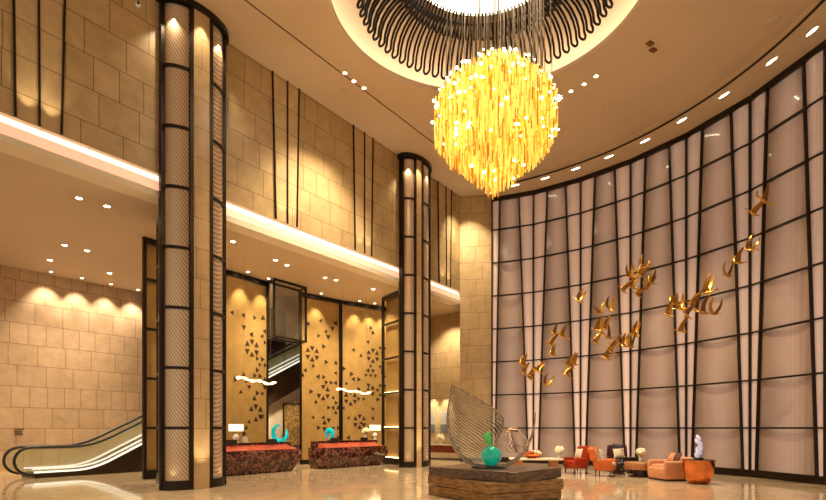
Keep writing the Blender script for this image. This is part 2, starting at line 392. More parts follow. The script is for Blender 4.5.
# ------------------------------------------------------------------ left wall: stone above a lit cove
TE = wall_t(460)                                # end of the wall run
wl = struct('wall_left')
b = MB(); z0 = 8.14
A, B = W(-10,0), W(TE,0)
b.wall(A, B, z0, H)
b.face([W(-10,0,z0), W(-10,.5,z0), W(TE,.5,z0), W(TE,0,z0)], uv=[(0,z0),(.0,z0+.3),(24,z0+.3),(24,z0)])
b.build('stone_facing', 'stone_gold', wl)
b = MB()
b.hexa([W(-10,0,GH),W(TE,0,GH),W(TE,.55,GH),W(-10,.55,GH),W(-10,0,7.70),W(TE,0,7.70),W(TE,.55,7.70),W(-10,.55,7.70)])
b.face([W(-10,.5,7.7),W(-10,.5,z0),W(TE,.5,z0),W(TE,.5,7.7)])
b.build('cove_ledge', 'cream', wl)
b = MB(); b.hexa([W(-10,.0,7.72),W(TE,.0,7.72),W(TE,.3,7.72),W(-10,.3,7.72),W(-10,.03,7.95),W(TE,.03,7.95),W(TE,.3,7.95),W(-10,.3,7.95)]); b.build('lit_cove_lip', 'lip_glow', wl)  # cove lip as lit, its salmon light put into emission
b = MB(); b.hexa([W(-10,.03,7.95),W(TE,.03,7.95),W(TE,.3,7.95),W(-10,.3,7.95),W(-10,.14,z0),W(TE,.14,z0),W(TE,.3,z0),W(-10,.3,z0)]); b.build('cove_light_strip', 'led', wl)
# slender inlay triples widening upward (top px, bottom px, bottom y)
for k, (tp, bp) in enumerate([((12,38,66),(15,39,61)), ((272,287,298.6),(275.5,287,296.5)), ((353,364,372.5),(354.7,364,371)), ((437.5,445.5,451),(438.7,446,450))]):
    tt = [wall_t(x) for x in tp]; tb = [wall_t(x) for x in bp]
    m = MB()
    for j in (0, 1):
        m.face([W(tb[j],-.012,z0), W(tb[j+1],-.012,z0), W(tt[j+1],-.012,H), W(tt[j],-.012,H)], uv=[(tb[j],z0),(tb[j+1],z0),(tt[j+1],H),(tt[j],H)])
    m.build('inlay_strip', 'stone_inlay', wl)
    for j in range(3):
        m = MB(); m.hexa([W(tb[j]-.02,-.05,z0),W(tb[j]+.02,-.05,z0),W(tb[j]+.02,.0,z0),W(tb[j]-.02,.0,z0),W(tt[j]-.02,-.05,H),W(tt[j]+.02,-.05,H),W(tt[j]+.02,.0,H),W(tt[j]-.02,.0,H)])
        m.build('inlay_bar', 'bronze_dark', wl)
    for j in (0, 1):
        c = W((tb[j]+tb[j+1])/2, -.28, z0+.0)
        spot(c, 22, 60, (1,.8,.5), W((tb[j]+tb[j+1])/2, .02, z0+1.6), rad=.03)

# ------------------------------------------------------------------ end wall and hall behind
KC = Vector((-1.176, 13.672)); KR = 12.872      # plan circle of the framed wall
def arc(deg, r=KR): return Vector((KC.x+r*cos(R(deg)), KC.y+r*sin(R(deg))))
E0 = W(TE,0); E1 = arc(67.27)
we = struct('wall_back')
b = MB(); b.wall(E0, E1, 0, H)
b.wall(E0+M*.0, E0+D*.5, 0, H, flip=True)
b.build('stone_facing', 'stone_cream', we)
b = MB(); b.bar((*(E0.lerp(E1,.0)-D*.02),.09), (*(E1-D*.02),.09), .04, .18); b.build('baseboard_back', 'bronze_dark', we)
hw = struct('wall_hall')
HA, HB = W(16.2, 4.2), W(16.2, -1.2)
b = MB(); b.wall(HA, HB, 0, GH); b.build('stone_facing', 'stone_cream', hw)

# gallery back wall (behind the escalator)
gb = struct('wall_gallery')
b = MB(); b.wall(W(-12,10.27), W(26,10.27), 0, GH)
b.build('stone_facing', 'stone_pink', gb)
b = MB(); b.bar(W(-12,10.25,.07), W(26,10.25,.07), .04, .14); b.build('skirting', 'stone_plain', gb)

# ------------------------------------------------------------------ framed curved wall on the right
wr = struct('wall_right')
cents = [67.27+10.1-1.0, 58.55, 48.8, 38.95, 28.65, 17.8, 6.3, -5.2, -16.5]
start = 67.27
def chord(i, f, inset=0.0):                     # point on the flat run between fan centres i and i+1
    a = arc(cents[i]); c = arc(cents[i+1]); p = a.lerp(c, f)
    n = (KC-p).normalized(); return p + n*inset
def half(z): return 1.05 + (3.0-1.05)*max(0,min(1,z/HW))
levels = [0.12]+[1.6+LV*k for k in range(0,7)]+[HW-.1]
f_start = 0.0
for i in range(len(cents)-1):
    span = cents[i]-cents[i+1]
    fs = (cents[0]-start)/span if i == 0 else 0.0
    def P(f, z, inset): 
        p = chord(i, f, inset); return Vector((p.x, p.y, z))
    fl = lambda z: (fs + .006) if i == 0 else half(z)/span
    fl2 = (lambda z: (cents[0]-66.6+ (half(z)-1.05)*.55)/span) if i == 0 else fl
    fr = lambda z: 1-half(z)/span
    # wide panel, gently dished
    m = MB()
    def wide(u, v):
        z = HW*v; f = fl2(z)+(fr(z)-fl2(z))*u
        return P(f, z, .02-.10*sin(pi*u))
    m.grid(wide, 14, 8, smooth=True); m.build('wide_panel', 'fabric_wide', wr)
    NP = 'fabric_narrow' if i < 3 else 'fabric_dim'  # dimmer copy on the right-hand runs, fading light put into its emission
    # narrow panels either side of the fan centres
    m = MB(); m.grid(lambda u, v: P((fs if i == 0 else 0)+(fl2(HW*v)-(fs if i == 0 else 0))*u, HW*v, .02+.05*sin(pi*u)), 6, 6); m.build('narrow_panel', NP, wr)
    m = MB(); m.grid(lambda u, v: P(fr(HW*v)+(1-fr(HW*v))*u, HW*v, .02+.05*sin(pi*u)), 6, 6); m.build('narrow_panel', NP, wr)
    # mullions
    def mull(fn):
        m = MB(); a, c = fn(0), fn(HW)
        t = (chord(i,1)-chord(i,0)).normalized()
        m.hexa([P(a,0,.11)-Vector((*t,0))*.028, P(a,0,.11)+Vector((*t,0))*.028, P(a,0,-.02)+Vector((*t,0))*.028, P(a,0,-.02)-Vector((*t,0))*.028,
                P(c,HW,.11)-Vector((*t,0))*.028, P(c,HW,.11)+Vector((*t,0))*.028, P(c,HW,-.02)+Vector((*t,0))*.028, P(c,HW,-.02)-Vector((*t,0))*.028])
        m.build('mullion', 'bronze_dark', wr)
    if i == 0: mull(lambda z: fs+.004)
    else: mull(lambda z: 0.0)
    mull(fl2); mull(fr)
    # transoms: one bar per level and run
    for k, z in enumerate(levels):
        h = .24 if k == 0 else (.2 if k == len(levels)-1 else .055)
        m = MB(); m.bar(P(fs, z, .06), P(1, z, .06), .10, h); m.build('transom', 'bronze_dark', wr)
# ceiling slot and wall-washer downlights in front of the framed wall
sf = struct('ceiling.002')
b = MB(); RI = KR-1.25
for k in range(72):
    a0, a1 = 68-92*k/72, 68-92*(k+1)/72
    p = lambda a, r, z: (*arc(a, r), z)
    b.face([p(a0,RI,HW), p(a1,RI,HW), p(a1,KR+.6,HW), p(a0,KR+.6,HW)])
    b.face([p(a0,RI,HW), p(a0,RI,H), p(a1,RI,H), p(a1,RI,HW)], smooth=True)
b.build('trough_soffit', 'ceiling_paint', sf)
b = MB()
for k in range(72):
    a0, a1 = 68-92*k/72, 68-92*(k+1)/72
    p, q = arc(a0, RI-.01), arc(a1, RI-.01); b.bar((p.x,p.y,HW+.02), (q.x,q.y,HW+.02), .05, .05)
b.build('shadow_gap_bar', 'bronze_dark', sf)  # dark bar standing in for the shade of the ceiling gap

def downlight(p, label, r=.06, group=None, rz=0.0, sx=1.0):
    t = thing('ceiling_downlight', label, 'downlight', (p[0], p[1], p[2]), rz, group)
    m = MB(); m.lathe([(r*1.0,-.012),(r*1.35,-.012),(r*1.4,0),(r*1.0,0)], 16, (0,0,0), 0, True, False, sx=sx); m.build('trim_ring', 'cream', t)
    m = MB(); m.lathe([(.001,-.008),(r*1.0,-.008)], 16, (0,0,0), 0, False, False, sx=sx); m.build('lens', 'lens', t)
    return t
ordn = ['nearest the back stone wall', 'second from the back stone wall', 'third from the back stone wall', 'fourth from the back stone wall', 'fifth from the back stone wall', 'sixth from the back stone wall', 'third from the right edge of the picture', 'second from the right edge of the picture', 'closest to the right edge of the picture']
for k, (x, y) in enumerate([(515,185),(545,178),(575.7,168.6),(609,156.5),(645,140.5),(682,120),(724,95),(771.5,61),(812,31)]):
    g = athz(x, y, HW); ang = atan2(g.y-KC.y, g.x-KC.x); rr = min(KR-.55, (Vector((g.x,g.y))-KC).length)
    p = (KC.x+rr*cos(ang), KC.y+rr*sin(ang), HW-.003)
    downlight(p, 'oblong wall washer above the framed curved wall, ' + ordn[k], .045, 'wall washers along the curved wall', ang+pi/2, 4.2)
    tg = Vector((KC.x+(KR+.4)*cos(ang), KC.y+(KR+.4)*sin(ang), HW-4.5))
    spot((p[0], p[1], HW-.05), 6, 80, (1,.80,.56), tg)

# ------------------------------------------------------------------ columns
def oval(c, a, bb, ph): 
    p = Vector((c[0],c[1])) + D*(a*cos(ph)) - M*(bb*sin(ph)); return p
def column(c, a, bb, bays, stone_rng, label, grow=0):
    t = thing('column', label, 'column', (c[0], c[1], 0))
    L = lambda ph, z, s=1.0: Vector((*(oval(c, a*s, bb*s, R(ph)) - Vector(c)), z))
    # core: dark metal back, stone face
    m = MB(); a0, a1 = stone_rng
    def surf(p0, p1, s, z0=0, z1=H, nu=10):
        def f(u, v): return L(p0+(p1-p0)*u, z0+(z1-z0)*v, s)
        return f
    n = 10; rows = 16
    for i in range(n):
        u0, u1 = a0+(a1-a0)*i/n, a0+(a1-a0)*(i+1)/n
        m.face([L(u0,0), L(u1,0), L(u1,H), L(u0,H)], 0, True, [(i*.06,0),((i+1)*.06,0),((i+1)*.06,H),(i*.06,H)])
    m.build('stone_face', 'stone_cream', t)
    m = MB(); back0 = max(x for r_ in bays for x in r_); back1 = min(x for r_ in bays for x in r_)+360
    m.grid(surf(back0, back1, 1.0, nu=20), 24, 1); m.build('metal_back', 'bronze_dark', t)
    for lo, hi in bays:
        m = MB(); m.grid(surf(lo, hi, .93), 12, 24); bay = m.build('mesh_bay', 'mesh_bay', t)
        for e in (lo, hi):
            m = MB(); p = L(e, 0, .97); q = L(e, H, .97); m.bar(p, q, .065, .10); m.build('mullion', 'bronze_dark', bay)
        for k, z in enumerate([.12]+[1.6+LV*j for j in range(7)]+[H-.10]):
            hh = .24 if k == 0 else (.2 if k == 8 else .075)
            m = MB()
            for i in range(12):
                p0, p1 = lo+(hi-lo)*i/12, lo+(hi-lo)*(i+1)/12
                m.hexa([L(p0,z-hh/2,1.0),L(p1,z-hh/2,1.0),L(p1,z-hh/2,.90),L(p0,z-hh/2,.90),L(p0,z+hh/2,1.0),L(p1,z+hh/2,1.0),L(p1,z+hh/2,.90),L(p0,z+hh/2,.90)])
            m.build('transom', 'bronze_dark', bay)
        mid = (lo+hi)/2                         # lamps at head and foot of the bay
        for z, zt in ((H-.55, H-2.6), (.3, 2.6)):
            pl = L(mid, z, 1.06)+Vector((c[0],c[1],0)); tg = L(mid, zt, .9)+Vector((c[0],c[1],0))
            spot(pl, 80 if z > 5 else 5, 100, (1,.82,.58), tg, rad=.04)
    m = MB()                                    # black oval collar against the ceiling
    n = 48
    for i in range(n):
        p0, p1 = 360*i/n, 360*(i+1)/n
        m.hexa([L(p0,H-.16,1.13),L(p1,H-.16,1.13),L(p1,H-.16,1.0),L(p0,H-.16,1.0),L(p0,H-.004,1.13),L(p1,H-.004,1.13),L(p1,H-.004,1.0),L(p0,H-.004,1.0)])
    m.build('collar', 'black_metal', t)
    pl = L(sum(stone_rng)/2, .08, 1.9)+Vector((c[0],c[1],0)); spot(pl, 70, 60, (1,.78,.45), L(sum(stone_rng)/2, 2.6, 1.0)+Vector((c[0],c[1],0)), rad=.03)
    pl = L(sum(stone_rng)/2, H-.2, 1.45)+Vector((c[0],c[1],0)); spot(pl, 110, 60, (1,.8,.5), L(sum(stone_rng)/2, H-3, 1.0)+Vector((c[0],c[1],0)), rad=.03)
    return t
C1, C2 = (-5.95, 14.55), (.06, 22.5)
column(C1, .92, .53, [(22, 76), (112, 174)], (76, 112), 'tall oval column with mesh bays standing nearest, beside the escalator')
column(C2, .88, .50, [(42, 98), (124, 174)], (98, 124), 'tall oval column with mesh bays standing farther off, beside the second reception desk')

# folding screens that run back from the columns
def screen(A, B, z1, n, label, mat_, lit):
    A, B = Vector(A), Vector(B); L = (B-A).length; d = (B-A)/L; nrm = Vector((d.y, -d.x))
    if nrm.y > 0: nrm = -nrm
    t = thing('partition_screen', label, 'screen', (A.x, A.y, 0))
    q = lambda f, z, o=0.0: Vector((*((B-A)*f + nrm*o), z))
    for k in range(n+1):
        m = MB(); m.bar(q(k/n,0), q(k/n,z1), .10, .10); m.build('post', 'black_metal', t)
    zs = [.14]+[1.6+LV*j for j in range(4)]+[z1-.08]
    for k, z in enumerate(zs):
        m = MB(); m.bar(q(0,z), q(1,z), .12, .28 if k == 0 else (.16 if k == 5 else .075)); m.build('rail', 'black_metal', t)
        if lit and k < 5:
            m = MB(); m.bar(q(.03,z+(.16 if k == 0 else .05), -.05), q(.97,z+(.16 if k == 0 else .05), -.05), .05, .02); m.build('light_strip', 'led_soft', t)
    m = MB(); m.face([q(0,0,-.15), q(1,0,-.15), q(1,z1,-.15), q(0,z1,-.15)]); m.build('infill_panel', mat_, t)
    return t
screen((-1.36, 24.5), (-.42, 22.95), GH-.02, 1, 'black framed bronze screen with glowing ledges between far column and second reception desk', 'mesh_screen', True)
screen((-7.38, 15.62), (-6.72, 14.72), GH-.02, 1, 'black framed screen folded back from the left edge of the nearest column', 'mesh_screen', False)
screen((-8.36, 16.75), (-7.72, 17.62), GH-.02, 1, 'black framed gold screen behind the nearest column, beside the escalator', 'gold_panel', False)

# ------------------------------------------------------------------ perforated gold screens
gp = [Vector((x, y)) for x, y in [(-8.6,18.9),(-6.99,20.2),(-5.94,21.9)]]
def gold_arc(px):                               # plan position of the gold wall seen in column px
    pts = [(150,(-9.2,18.55)),(227,(-6.99,20.2)),(267,(-5.94,21.9)),(301,(-4.92,23.55)),(340,(-3.39,25.0)),(383,(-1.47,26.45)),(410,(-.05,27.4))]
    for (x0,a),(x1,c) in zip(pts, pts[1:]):
        if x0 <= px <= x1: return Vector(a).lerp(Vector(c), (px-x0)/(x1-x0))
def tri_set(L, seedv, centres):
    rnd = random.Random(seedv); out = []
    s = .42
    def add(u, v, r, a):
        if .08 < u < L-.08: out.append((u, v, r, a))
    for (cu, cv, full) in centres:
        for k in range(6):
            if full or rnd.random() < .75: a = R(60*k+30); add(cu+.27*cos(a), cv+.27*sin(a), .145, a+pi)
        for k in range(26):
            rad = .5+abs(rnd.gauss(0, .55)); a = rnd.random()*2*pi
            u = cu+rad*cos(a)*.75; v = cv+rad*sin(a)*1.7
            row = round(v/.23); v = row*.23; u = round((u-(row % 2)*.13)/.27)*.27+(row % 2)*.13
            if any((u-x[0])**2+(v-x[1])**2 < .055 for x in out): continue
            if rnd.random() < .62: add(u, v, rnd.choice((.12,.11,.135)), R(rnd.choice((0,60,120,180,240,300))+30*(rnd.random() < .25)))
    return [o for o in out if .7 < o[1] < GH-.9]
def gold_screen(px0, px1, label, centres, seedv, steps=4):
    t_pts = [gold_arc(px0+(px1-px0)*i/steps) for i in range(steps+1)]
    base = t_pts[0]; t = thing('perforated_screen', label, 'screen', (base.x, base.y, 0), 0, None)
    cum = [0]
    for a, c in zip(t_pts, t_pts[1:]): cum.append(cum[-1]+(c-a).length)
    L = cum[-1]
    def at_u(u, o=0.0):
        u = max(0, min(L, u)); i = 0
        while i < steps-1 and u > cum[i+1]: i += 1
        a, c = t_pts[i], t_pts[i+1]; d = (c-a).normalized(); n = Vector((d.y, -d.x)); p = a+d*(u-cum[i])+n*o; return p-base
    m = MB()
    for i in range(steps):
        a, c = t_pts[i]-base, t_pts[i+1]-base
        m.wall(a, c, 0, GH-.006, u0=cum[i])
    for u, v, r, ang in tri_set(L, seedv, centres):
        m.face([(*at_u(u+r*cos(ang+2*pi*k/3), .012), v+r*sin(ang+2*pi*k/3)) for k in range(3)], 1)
    m.build('panel', ['gold_panel', 'cut_dark'], t)
    m = MB()
    for i in range(steps):
        a, c = at_u(cum[i]+1e-4, .03), at_u(cum[i+1]-1e-4, .03)
        m.bar((*a, GH-.105), (*c, GH-.105), .08, .18)
    m.build('head_band', 'black_metal', t)
    m = MB()
    for i in range(steps):
        a, c = at_u(cum[i]+1e-4, .03), at_u(cum[i+1]-1e-4, .03)
        m.bar((*a, .1), (*c, .1), .08, .2)
    m.build('kick_plate', 'black_metal', t)
    for u in (.02, L-.02):
        m = MB(); m.bar((*at_u(u,.02), 0), (*at_u(u,.02), GH-.006), .07, .07); m.build('edge_strip', 'black_metal', t)
    return t, at_u, L, base
gs1 = gold_screen(196, 267.3, 'perforated gold wall screen behind the first reception desk, left of the dark opening', [(2.3,4.75,True),(2.5,2.2,False),(3.2,3.4,False),(3.1,5.9,False)], 3)
gs2 = gold_screen(300.5, 339.9, 'perforated gold wall screen right of the dark opening, behind the left end of second desk', [(.62,4.9,True),(1.2,3.2,False),(1.5,1.7,False),(1.7,5.9,False)], 8)
gs3 = gold_screen(341.0, 402, 'perforated gold wall screen farthest right, ending at the bronze ledge screen', [(1.75,5.1,True),(.5,3.0,True),(1.0,1.9,True),(1.5,3.4,False)], 15)

# turquoise ring alcove behind the opening
b = MB(); na = gold_arc(235)+M*2.7; nb = gold_arc(335)+M*2.7
alc = struct('wall_alcove')
b.wall(na, nb, 0, 3.8); b.build('plaster_facing', 'cream', alc)
d_al = (nb-na).normalized()
pc = min((na.lerp(nb, i/200) for i in range(201)), key=lambda q: abs(PX+F*q.x/q.y-291)) + Vector((d_al.y,-d_al.x))*.06
pt = thing('painting', 'orange blossom branch painting on the alcove wall behind the turquoise ring', 'painting', (pc.x, pc.y, 1.75), atan2(d_al.y, d_al.x))
m = MB(); m.box((0,0,0), (1.0,.03,2.0)); m.build('canvas', 'painting_blossom', pt)
m = MB()
for s in (-1, 1): m.box((s*.52,-.01,0), (.05,.06,2.1)); m.box((0,-.01,s*1.02), (1.09,.06,.05))
m.build('frame', 'dark_wood', pt)
c = gold_arc(288)+M*.5
rg = thing('ring_sculpture', 'turquoise ring sculpture on a stand in the alcove behind the first desk', 'sculpture', (c.x, c.y, 0))
m = MB(); m.box((0,0,.45), (.4,.4,.9), atan2(d_al.y,d_al.x)); m.build('stand', 'dark_wood', rg)
m = MB(); pts = []; rs = []
for k in range(29):
    a = R(95+300*k/28); w_ = 1-.5*max(0,k/28-.6); pts.append((.33*cos(a)*w_*.95, .05*sin(a*2), 1.38+.36*sin(a)*w_)); rs.append(.02+.085*sin(pi*min(1,k/28*.95+.05))**.8)
m.tube(pts, rs, 12); m.build('ring', 'turquoise', rg)

# hanging glass cage in front of the opening
GA, GB2 = Vector((-5.50,21.3)), Vector((-4.52,22.68)); gm = Vector((-.36,.47))
t = thing('glass_enclosure', 'black framed glass box hanging from the gallery ceiling over the dark opening', 'glass box', (GA.x, GA.y, 5.2))
cr = [Vector((0,0)), GB2-GA, GB2-GA+gm, gm]; hz = GH-5.2-.02
for k in range(4):
    m = MB(); m.bar((*cr[k],0), (*cr[k],hz), .07, .07); m.build('post', 'black_metal', t)
    for z in (.035, hz-.035):
        m = MB(); m.bar((*cr[k],z), (*cr[(k+1)%4],z), .07, .07); m.build('rail', 'black_metal', t)
    m = MB(); m.face([(*cr[k],.05),(*cr[(k+1)%4],.05),(*cr[(k+1)%4],hz-.05),(*cr[k],hz-.05)]); m.build('pane', 'pane_glass', t)
# dark sheet standing in for the shade of the escalator void behind the opening
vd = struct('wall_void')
b = MB(); b.wall(gold_arc(240)+M*4.2, gold_arc(345)+M*4.2, 0, GH); b.build('void_shade', 'truss_brown', vd)

# ------------------------------------------------------------------ escalator
S0 = Vector((-12.0, 17.05))
def ep(t, o, z): p = S0+D*t+M*o; return Vector((p.x, p.y, z))
TS, SL = 1.75, .50
def rise(t):
    if t < TS-.6: return 0.0
    if t < TS+.6: return SL*(t-(TS-.6))**2/(4*.6)*1.0
    return SL*(t-TS)
ts = [0,.4,.8,1.15,1.4,1.6,1.8,2.0,2.2,2.35,2.6,4,6,8,10,12.3]
esc = thing('escalator', 'escalator with lit steel skirts and glass sides climbing before the left stone wall', 'escalator', (S0.x, S0.y, 0))
Lo = lambda t, o, z: ep(t,o,z)-Vector((S0.x,S0.y,0))
EW = 1.08
m = MB()
for o in (0, EW):
    for a, c in zip(ts, ts[1:]):
        m.face([Lo(a,o,max(0,rise(a)-1.1) if a>4.2 else 0), Lo(c,o,max(0,rise(c)-1.1) if c>4.2 else 0), Lo(c,o,rise(c)+.16), Lo(a,o,rise(a)+.16)])
m.face([Lo(0,0,0), Lo(0,EW,0), Lo(0,EW,.16), Lo(0,0,.16)])
for a, c in zip(ts, ts[1:]):
    zz = lambda q: max(.0, rise(q)-1.1) if q > 4.2 else .0
    m.face([Lo(a,0,zz(a)), Lo(a,EW,zz(a)), Lo(c,EW,zz(c)), Lo(c,0,zz(c))])
m.build('truss_cladding', 'truss_brown', esc)
m = MB()
tt = .3
while tt < 12.2:
    h = round(rise(tt+.2)/.2)*.2 if rise(tt) > 0 else 0.0
    m.hexa([Lo(tt,.25,h),Lo(tt+.4,.25,h),Lo(tt+.4,EW-.25,h),Lo(tt,EW-.25,h),Lo(tt,.25,h+.12),Lo(tt+.4,.25,h+.12),Lo(tt+.4,EW-.25,h+.12),Lo(tt,EW-.25,h+.12)])
    tt += .4
m.build('step_band', 'bronze_dark', esc)
for o in (0.02, .2, EW-.2):
    m = MB()
    for a, c in zip(ts[0:], ts[1:]):
        za, zc = rise(a)+.16+(.0 if o < .1 else .10), rise(c)+.16+(.0 if o < .1 else .10)
        m.hexa([Lo(a,o-.05,za),Lo(c,o-.05,zc),Lo(c,o+.03,zc),Lo(a,o+.03,za),Lo(a,o-.05,za+.055),Lo(c,o-.05,zc+.055),Lo(c,o+.03,zc+.055),Lo(a,o+.03,za+.055)])
    m.build('lit_skirt', 'steel_lit', esc)
for o in (.10, EW-.08):
    m = MB()
    for a, c in zip(ts, ts[1:]): m.face([Lo(a,o,rise(a)+.16), Lo(c,o,rise(c)+.16), Lo(c,o,rise(c)+.95), Lo(a,o,rise(a)+.95)])
    nose = [Lo(0,o,.95)]+[Lo(-.40*sin(pi*k/10)-.05, o, .56+.39*cos(pi*k/10)) for k in range(11)]
    m.face([Lo(0,o,.95)]+nose[1:]+[Lo(0,o,.17)])
    m.build('balustrade_glass', 'balustrade_glass', esc)
    m = MB(); path = [Lo(.35,o,.12)]+[Lo(-.46*sin(pi*k/14)-.05, o, .55-.43*cos(pi*k/14)) for k in range(15)]+[Lo(q,o,rise(q)+.98) for q in ts]
    m.tube(path, .045, 8); m.build('handrail', 'rubber', esc)

# tiny wall notice
sgp = W(wall_t(18.5,10.27),10.24); sg = thing('wall_notice', 'small dark lettered notice on the stone wall above the escalator foot', 'sign', (sgp.x, sgp.y, 1.45), atan2(D.y,D.x))
m = MB()
rnd = random.Random(2)
for r_, wds in enumerate((5, 4, 5)):
    x = -.13; m = MB()
    for k in range(wds):
        wd = rnd.uniform(.03,.06); m.box((x+wd/2, 0, .1-r_*.09), (wd+.02,.01,.045)); x += wd+.012
    m.build('text_line', 'sign_ink', sg)

# ------------------------------------------------------------------ reception desks
def desk(loc, rz, L, label):
    t = thing('reception_desk', label, 'reception desk', loc, rz)
    h, dp = .82, .9
    m = MB()                                    # faceted front: undercut foot, full belly, cut corners
    ring = lambda e, y0, z: [(-L/2+e,y0,z),(L/2-e,y0,z),(L/2-e*.4,y0+.35,z),(L/2-e*.4,dp,z),(-L/2+e*.4,dp,z),(-L/2+e*.4,y0+.35,z)]
    rings = [ring(.42,.22,0), ring(.14,.02,.42), ring(.10,0.0,.60), ring(.16,.05,h)]
    for r0, r1 in zip(rings, rings[1:]):
        n = len(r0); m.add(r0+r1, [(i,(i+1)%n,n+(i+1)%n,n+i) for i in range(n)])
    m.face(rings[0][::-1]); m.face(rings[-1])
    m.build('marble_front', 'marble_red', t)
    m = MB(); m.hexa([(-L/2+.3,.10,h+.005),(L/2-.3,.10,h+.005),(L/2-.3,.62,h+.005),(-L/2+.3,.62,h+.005),(-L/2+.34,.16,h+.05),(L/2-.34,.16,h+.05),(L/2-.34,.62,h+.17),(-L/2+.34,.62,h+.17)])
    m.build('lit_worktop', 'marble_lit', t)
    m = MB(); m.hexa([(-L/2+.12,.62,h),(L/2-.12,.62,h),(L/2-.12,.84,h),(-L/2+.12,.84,h),(-L/2+.12,.62,h+.26),(L/2-.12,.62,h+.26),(L/2-.12,.84,h+.26),(-L/2+.12,.84,h+.26)])
    m.build('back_ledge', 'marble_red', t)
    for s in (-.22, .22):
        m = MB(); m.rbox((s*L,.50,h+.28), (.42,.04,.20), .01); mo = m.build('monitor', 'rubber', t)
        m = MB(); m.tube([(s*L,.52,h+.16),(s*L,.52,h+.24)], .02, 8); m.build('monitor_stand', 'rubber', mo)
    return t
ra = atan2(.79,.613)
dA, dB = Vector((-6.34,17.16)), Vector((-4.15,20.16)); d1 = (dA+dB)/2; a1 = atan2((dB-dA).y,(dB-dA).x)
desk((d1.x,d1.y,0), a1, 3.9, 'red marble reception desk nearest, left of the dark opening')
dA, dB = Vector((-3.40,20.7)), Vector((-1.10,23.5)); d2 = (dA+dB)/2; a2 = atan2((dB-dA).y,(dB-dA).x)
desk((d2.x,d2.y,0), a2, 3.85, 'red marble reception desk farther off, right of the dark opening')
def on_desk(d, a, u, v, z): return (d.x+cos(a)*u-sin(a)*v, d.y+sin(a)*u+cos(a)*v, z)
def lamp(p, label):
    t = thing('table_lamp', label, 'lamp', p)
    m = MB(); m.lathe([(.09,0),(.10,.03),(.04,.06),(.10,.14),(.115,.20),(.07,.28),(.02,.31)], 20); m.build('base', 'white_ceramic', t)
    m = MB(); m.tube([(0,0,.31),(0,0,.40)], .012); m.build('stem', 'copper', t)
    m = MB(); m.box((0,0,.53), (.44,.22,.24), .6); m.build('lamp_shade', 'shade', t)
    return t
lz = .82+.263
def desk_u(d, a, px, v):
    best = min((abs(PX+F*(d.x+cos(a)*u-sin(a)*v)/(d.y+sin(a)*u+cos(a)*v)-px), u) for u in [i*.01 for i in range(-250,250)]); return best[1]
lamp(on_desk(d1,a1,desk_u(d1,a1,236,.73),.73,lz), 'table lamp with a glowing oblong shade on the nearest reception desk')
lamp(on_desk(d2,a2,desk_u(d2,a2,375,.72),.72,lz), 'table lamp with a glowing oblong shade on the farther reception desk')
def vase(p, label, vh=.28, vr=.09, fr=.20, n=26, seedv=1, cat='vase of flowers'):
    t = thing('flower_vase', label, cat, p)
    m = MB(); m.lathe([(vr*.7,0),(vr*.95,vh*.3),(vr,vh*.6),(vr*.75,vh),(vr*.65,vh-.01)], 18); m.build('vase', 'white_ceramic', t)
    rn = random.Random(seedv); m = MB()
    for k in range(n):
        a = rn.random()*2*pi; e = rn.uniform(-.15,1); r_ = fr*.62*sqrt(max(0,1-e*e*.8))
        m.ball((r_*cos(a), r_*sin(a), vh+fr*.42+fr*.62*e), fr*rn.uniform(.24,.36), 8, 6)
    m.build('blossoms', 'petal_white', t)
    m = MB()
    for k in range(7):
        a = 2*pi*k/7; m.face([(.02*cos(a),.02*sin(a),vh-.02),(fr*.6*cos(a-.2),fr*.6*sin(a-.2),vh+.05),(fr*.95*cos(a),fr*.95*sin(a),vh+.01),(fr*.6*cos(a+.2),fr*.6*sin(a+.2),vh+.05)])
    m.build('leaves', 'leaf_green', t)
    return t
vase(on_desk(d2,a2,desk_u(d2,a2,366,.73),.73,lz), 'white vase of cream flowers beside the lamp on the farther reception desk', .26, .07, .21, 24, 5)
# turquoise ornament on desk two, pale ornament on desk one
def swirl(p, label, mat_):
    t = thing('desk_ornament', label, 'ornament', p)
    m = MB(); m.lathe([(.1,0),(.1,.03),(.03,.05)], 16); m.build('base', 'dark_wood', t)
    m = MB(); pts = []; rs = []
    for k in range(30):
        a = R(-90+330*k/29); pts.append((.13*cos(a), .05*sin(a*.5), .26+.17*sin(a))); rs.append(.03+.075*sin(pi*k/29))
    m.tube(pts, rs, 10); m.build('shell', mat_, t)
    return t
swirl(on_desk(d2,a2,desk_u(d2,a2,329.5,.73),.73,lz), 'turquoise shell ornament on the left end of the farther reception desk', 'turquoise')
p = on_desk(d1,a1,desk_u(d1,a1,246,.73),.73,lz)
t = thing('brochure_holder', 'small white brochure holder beside the lamp on the nearest reception desk', 'brochure holder', p, a1)
m = MB(); m.box((0,0,.015), (.22,.12,.03)); m.box((0,.04,.11), (.20,.02,.19)); m.build('stand', 'white_ceramic', t)
m = MB(); m.box((0,.015,.10), (.17,.015,.17)); m.build('leaflets', 'cream_fabric', t)

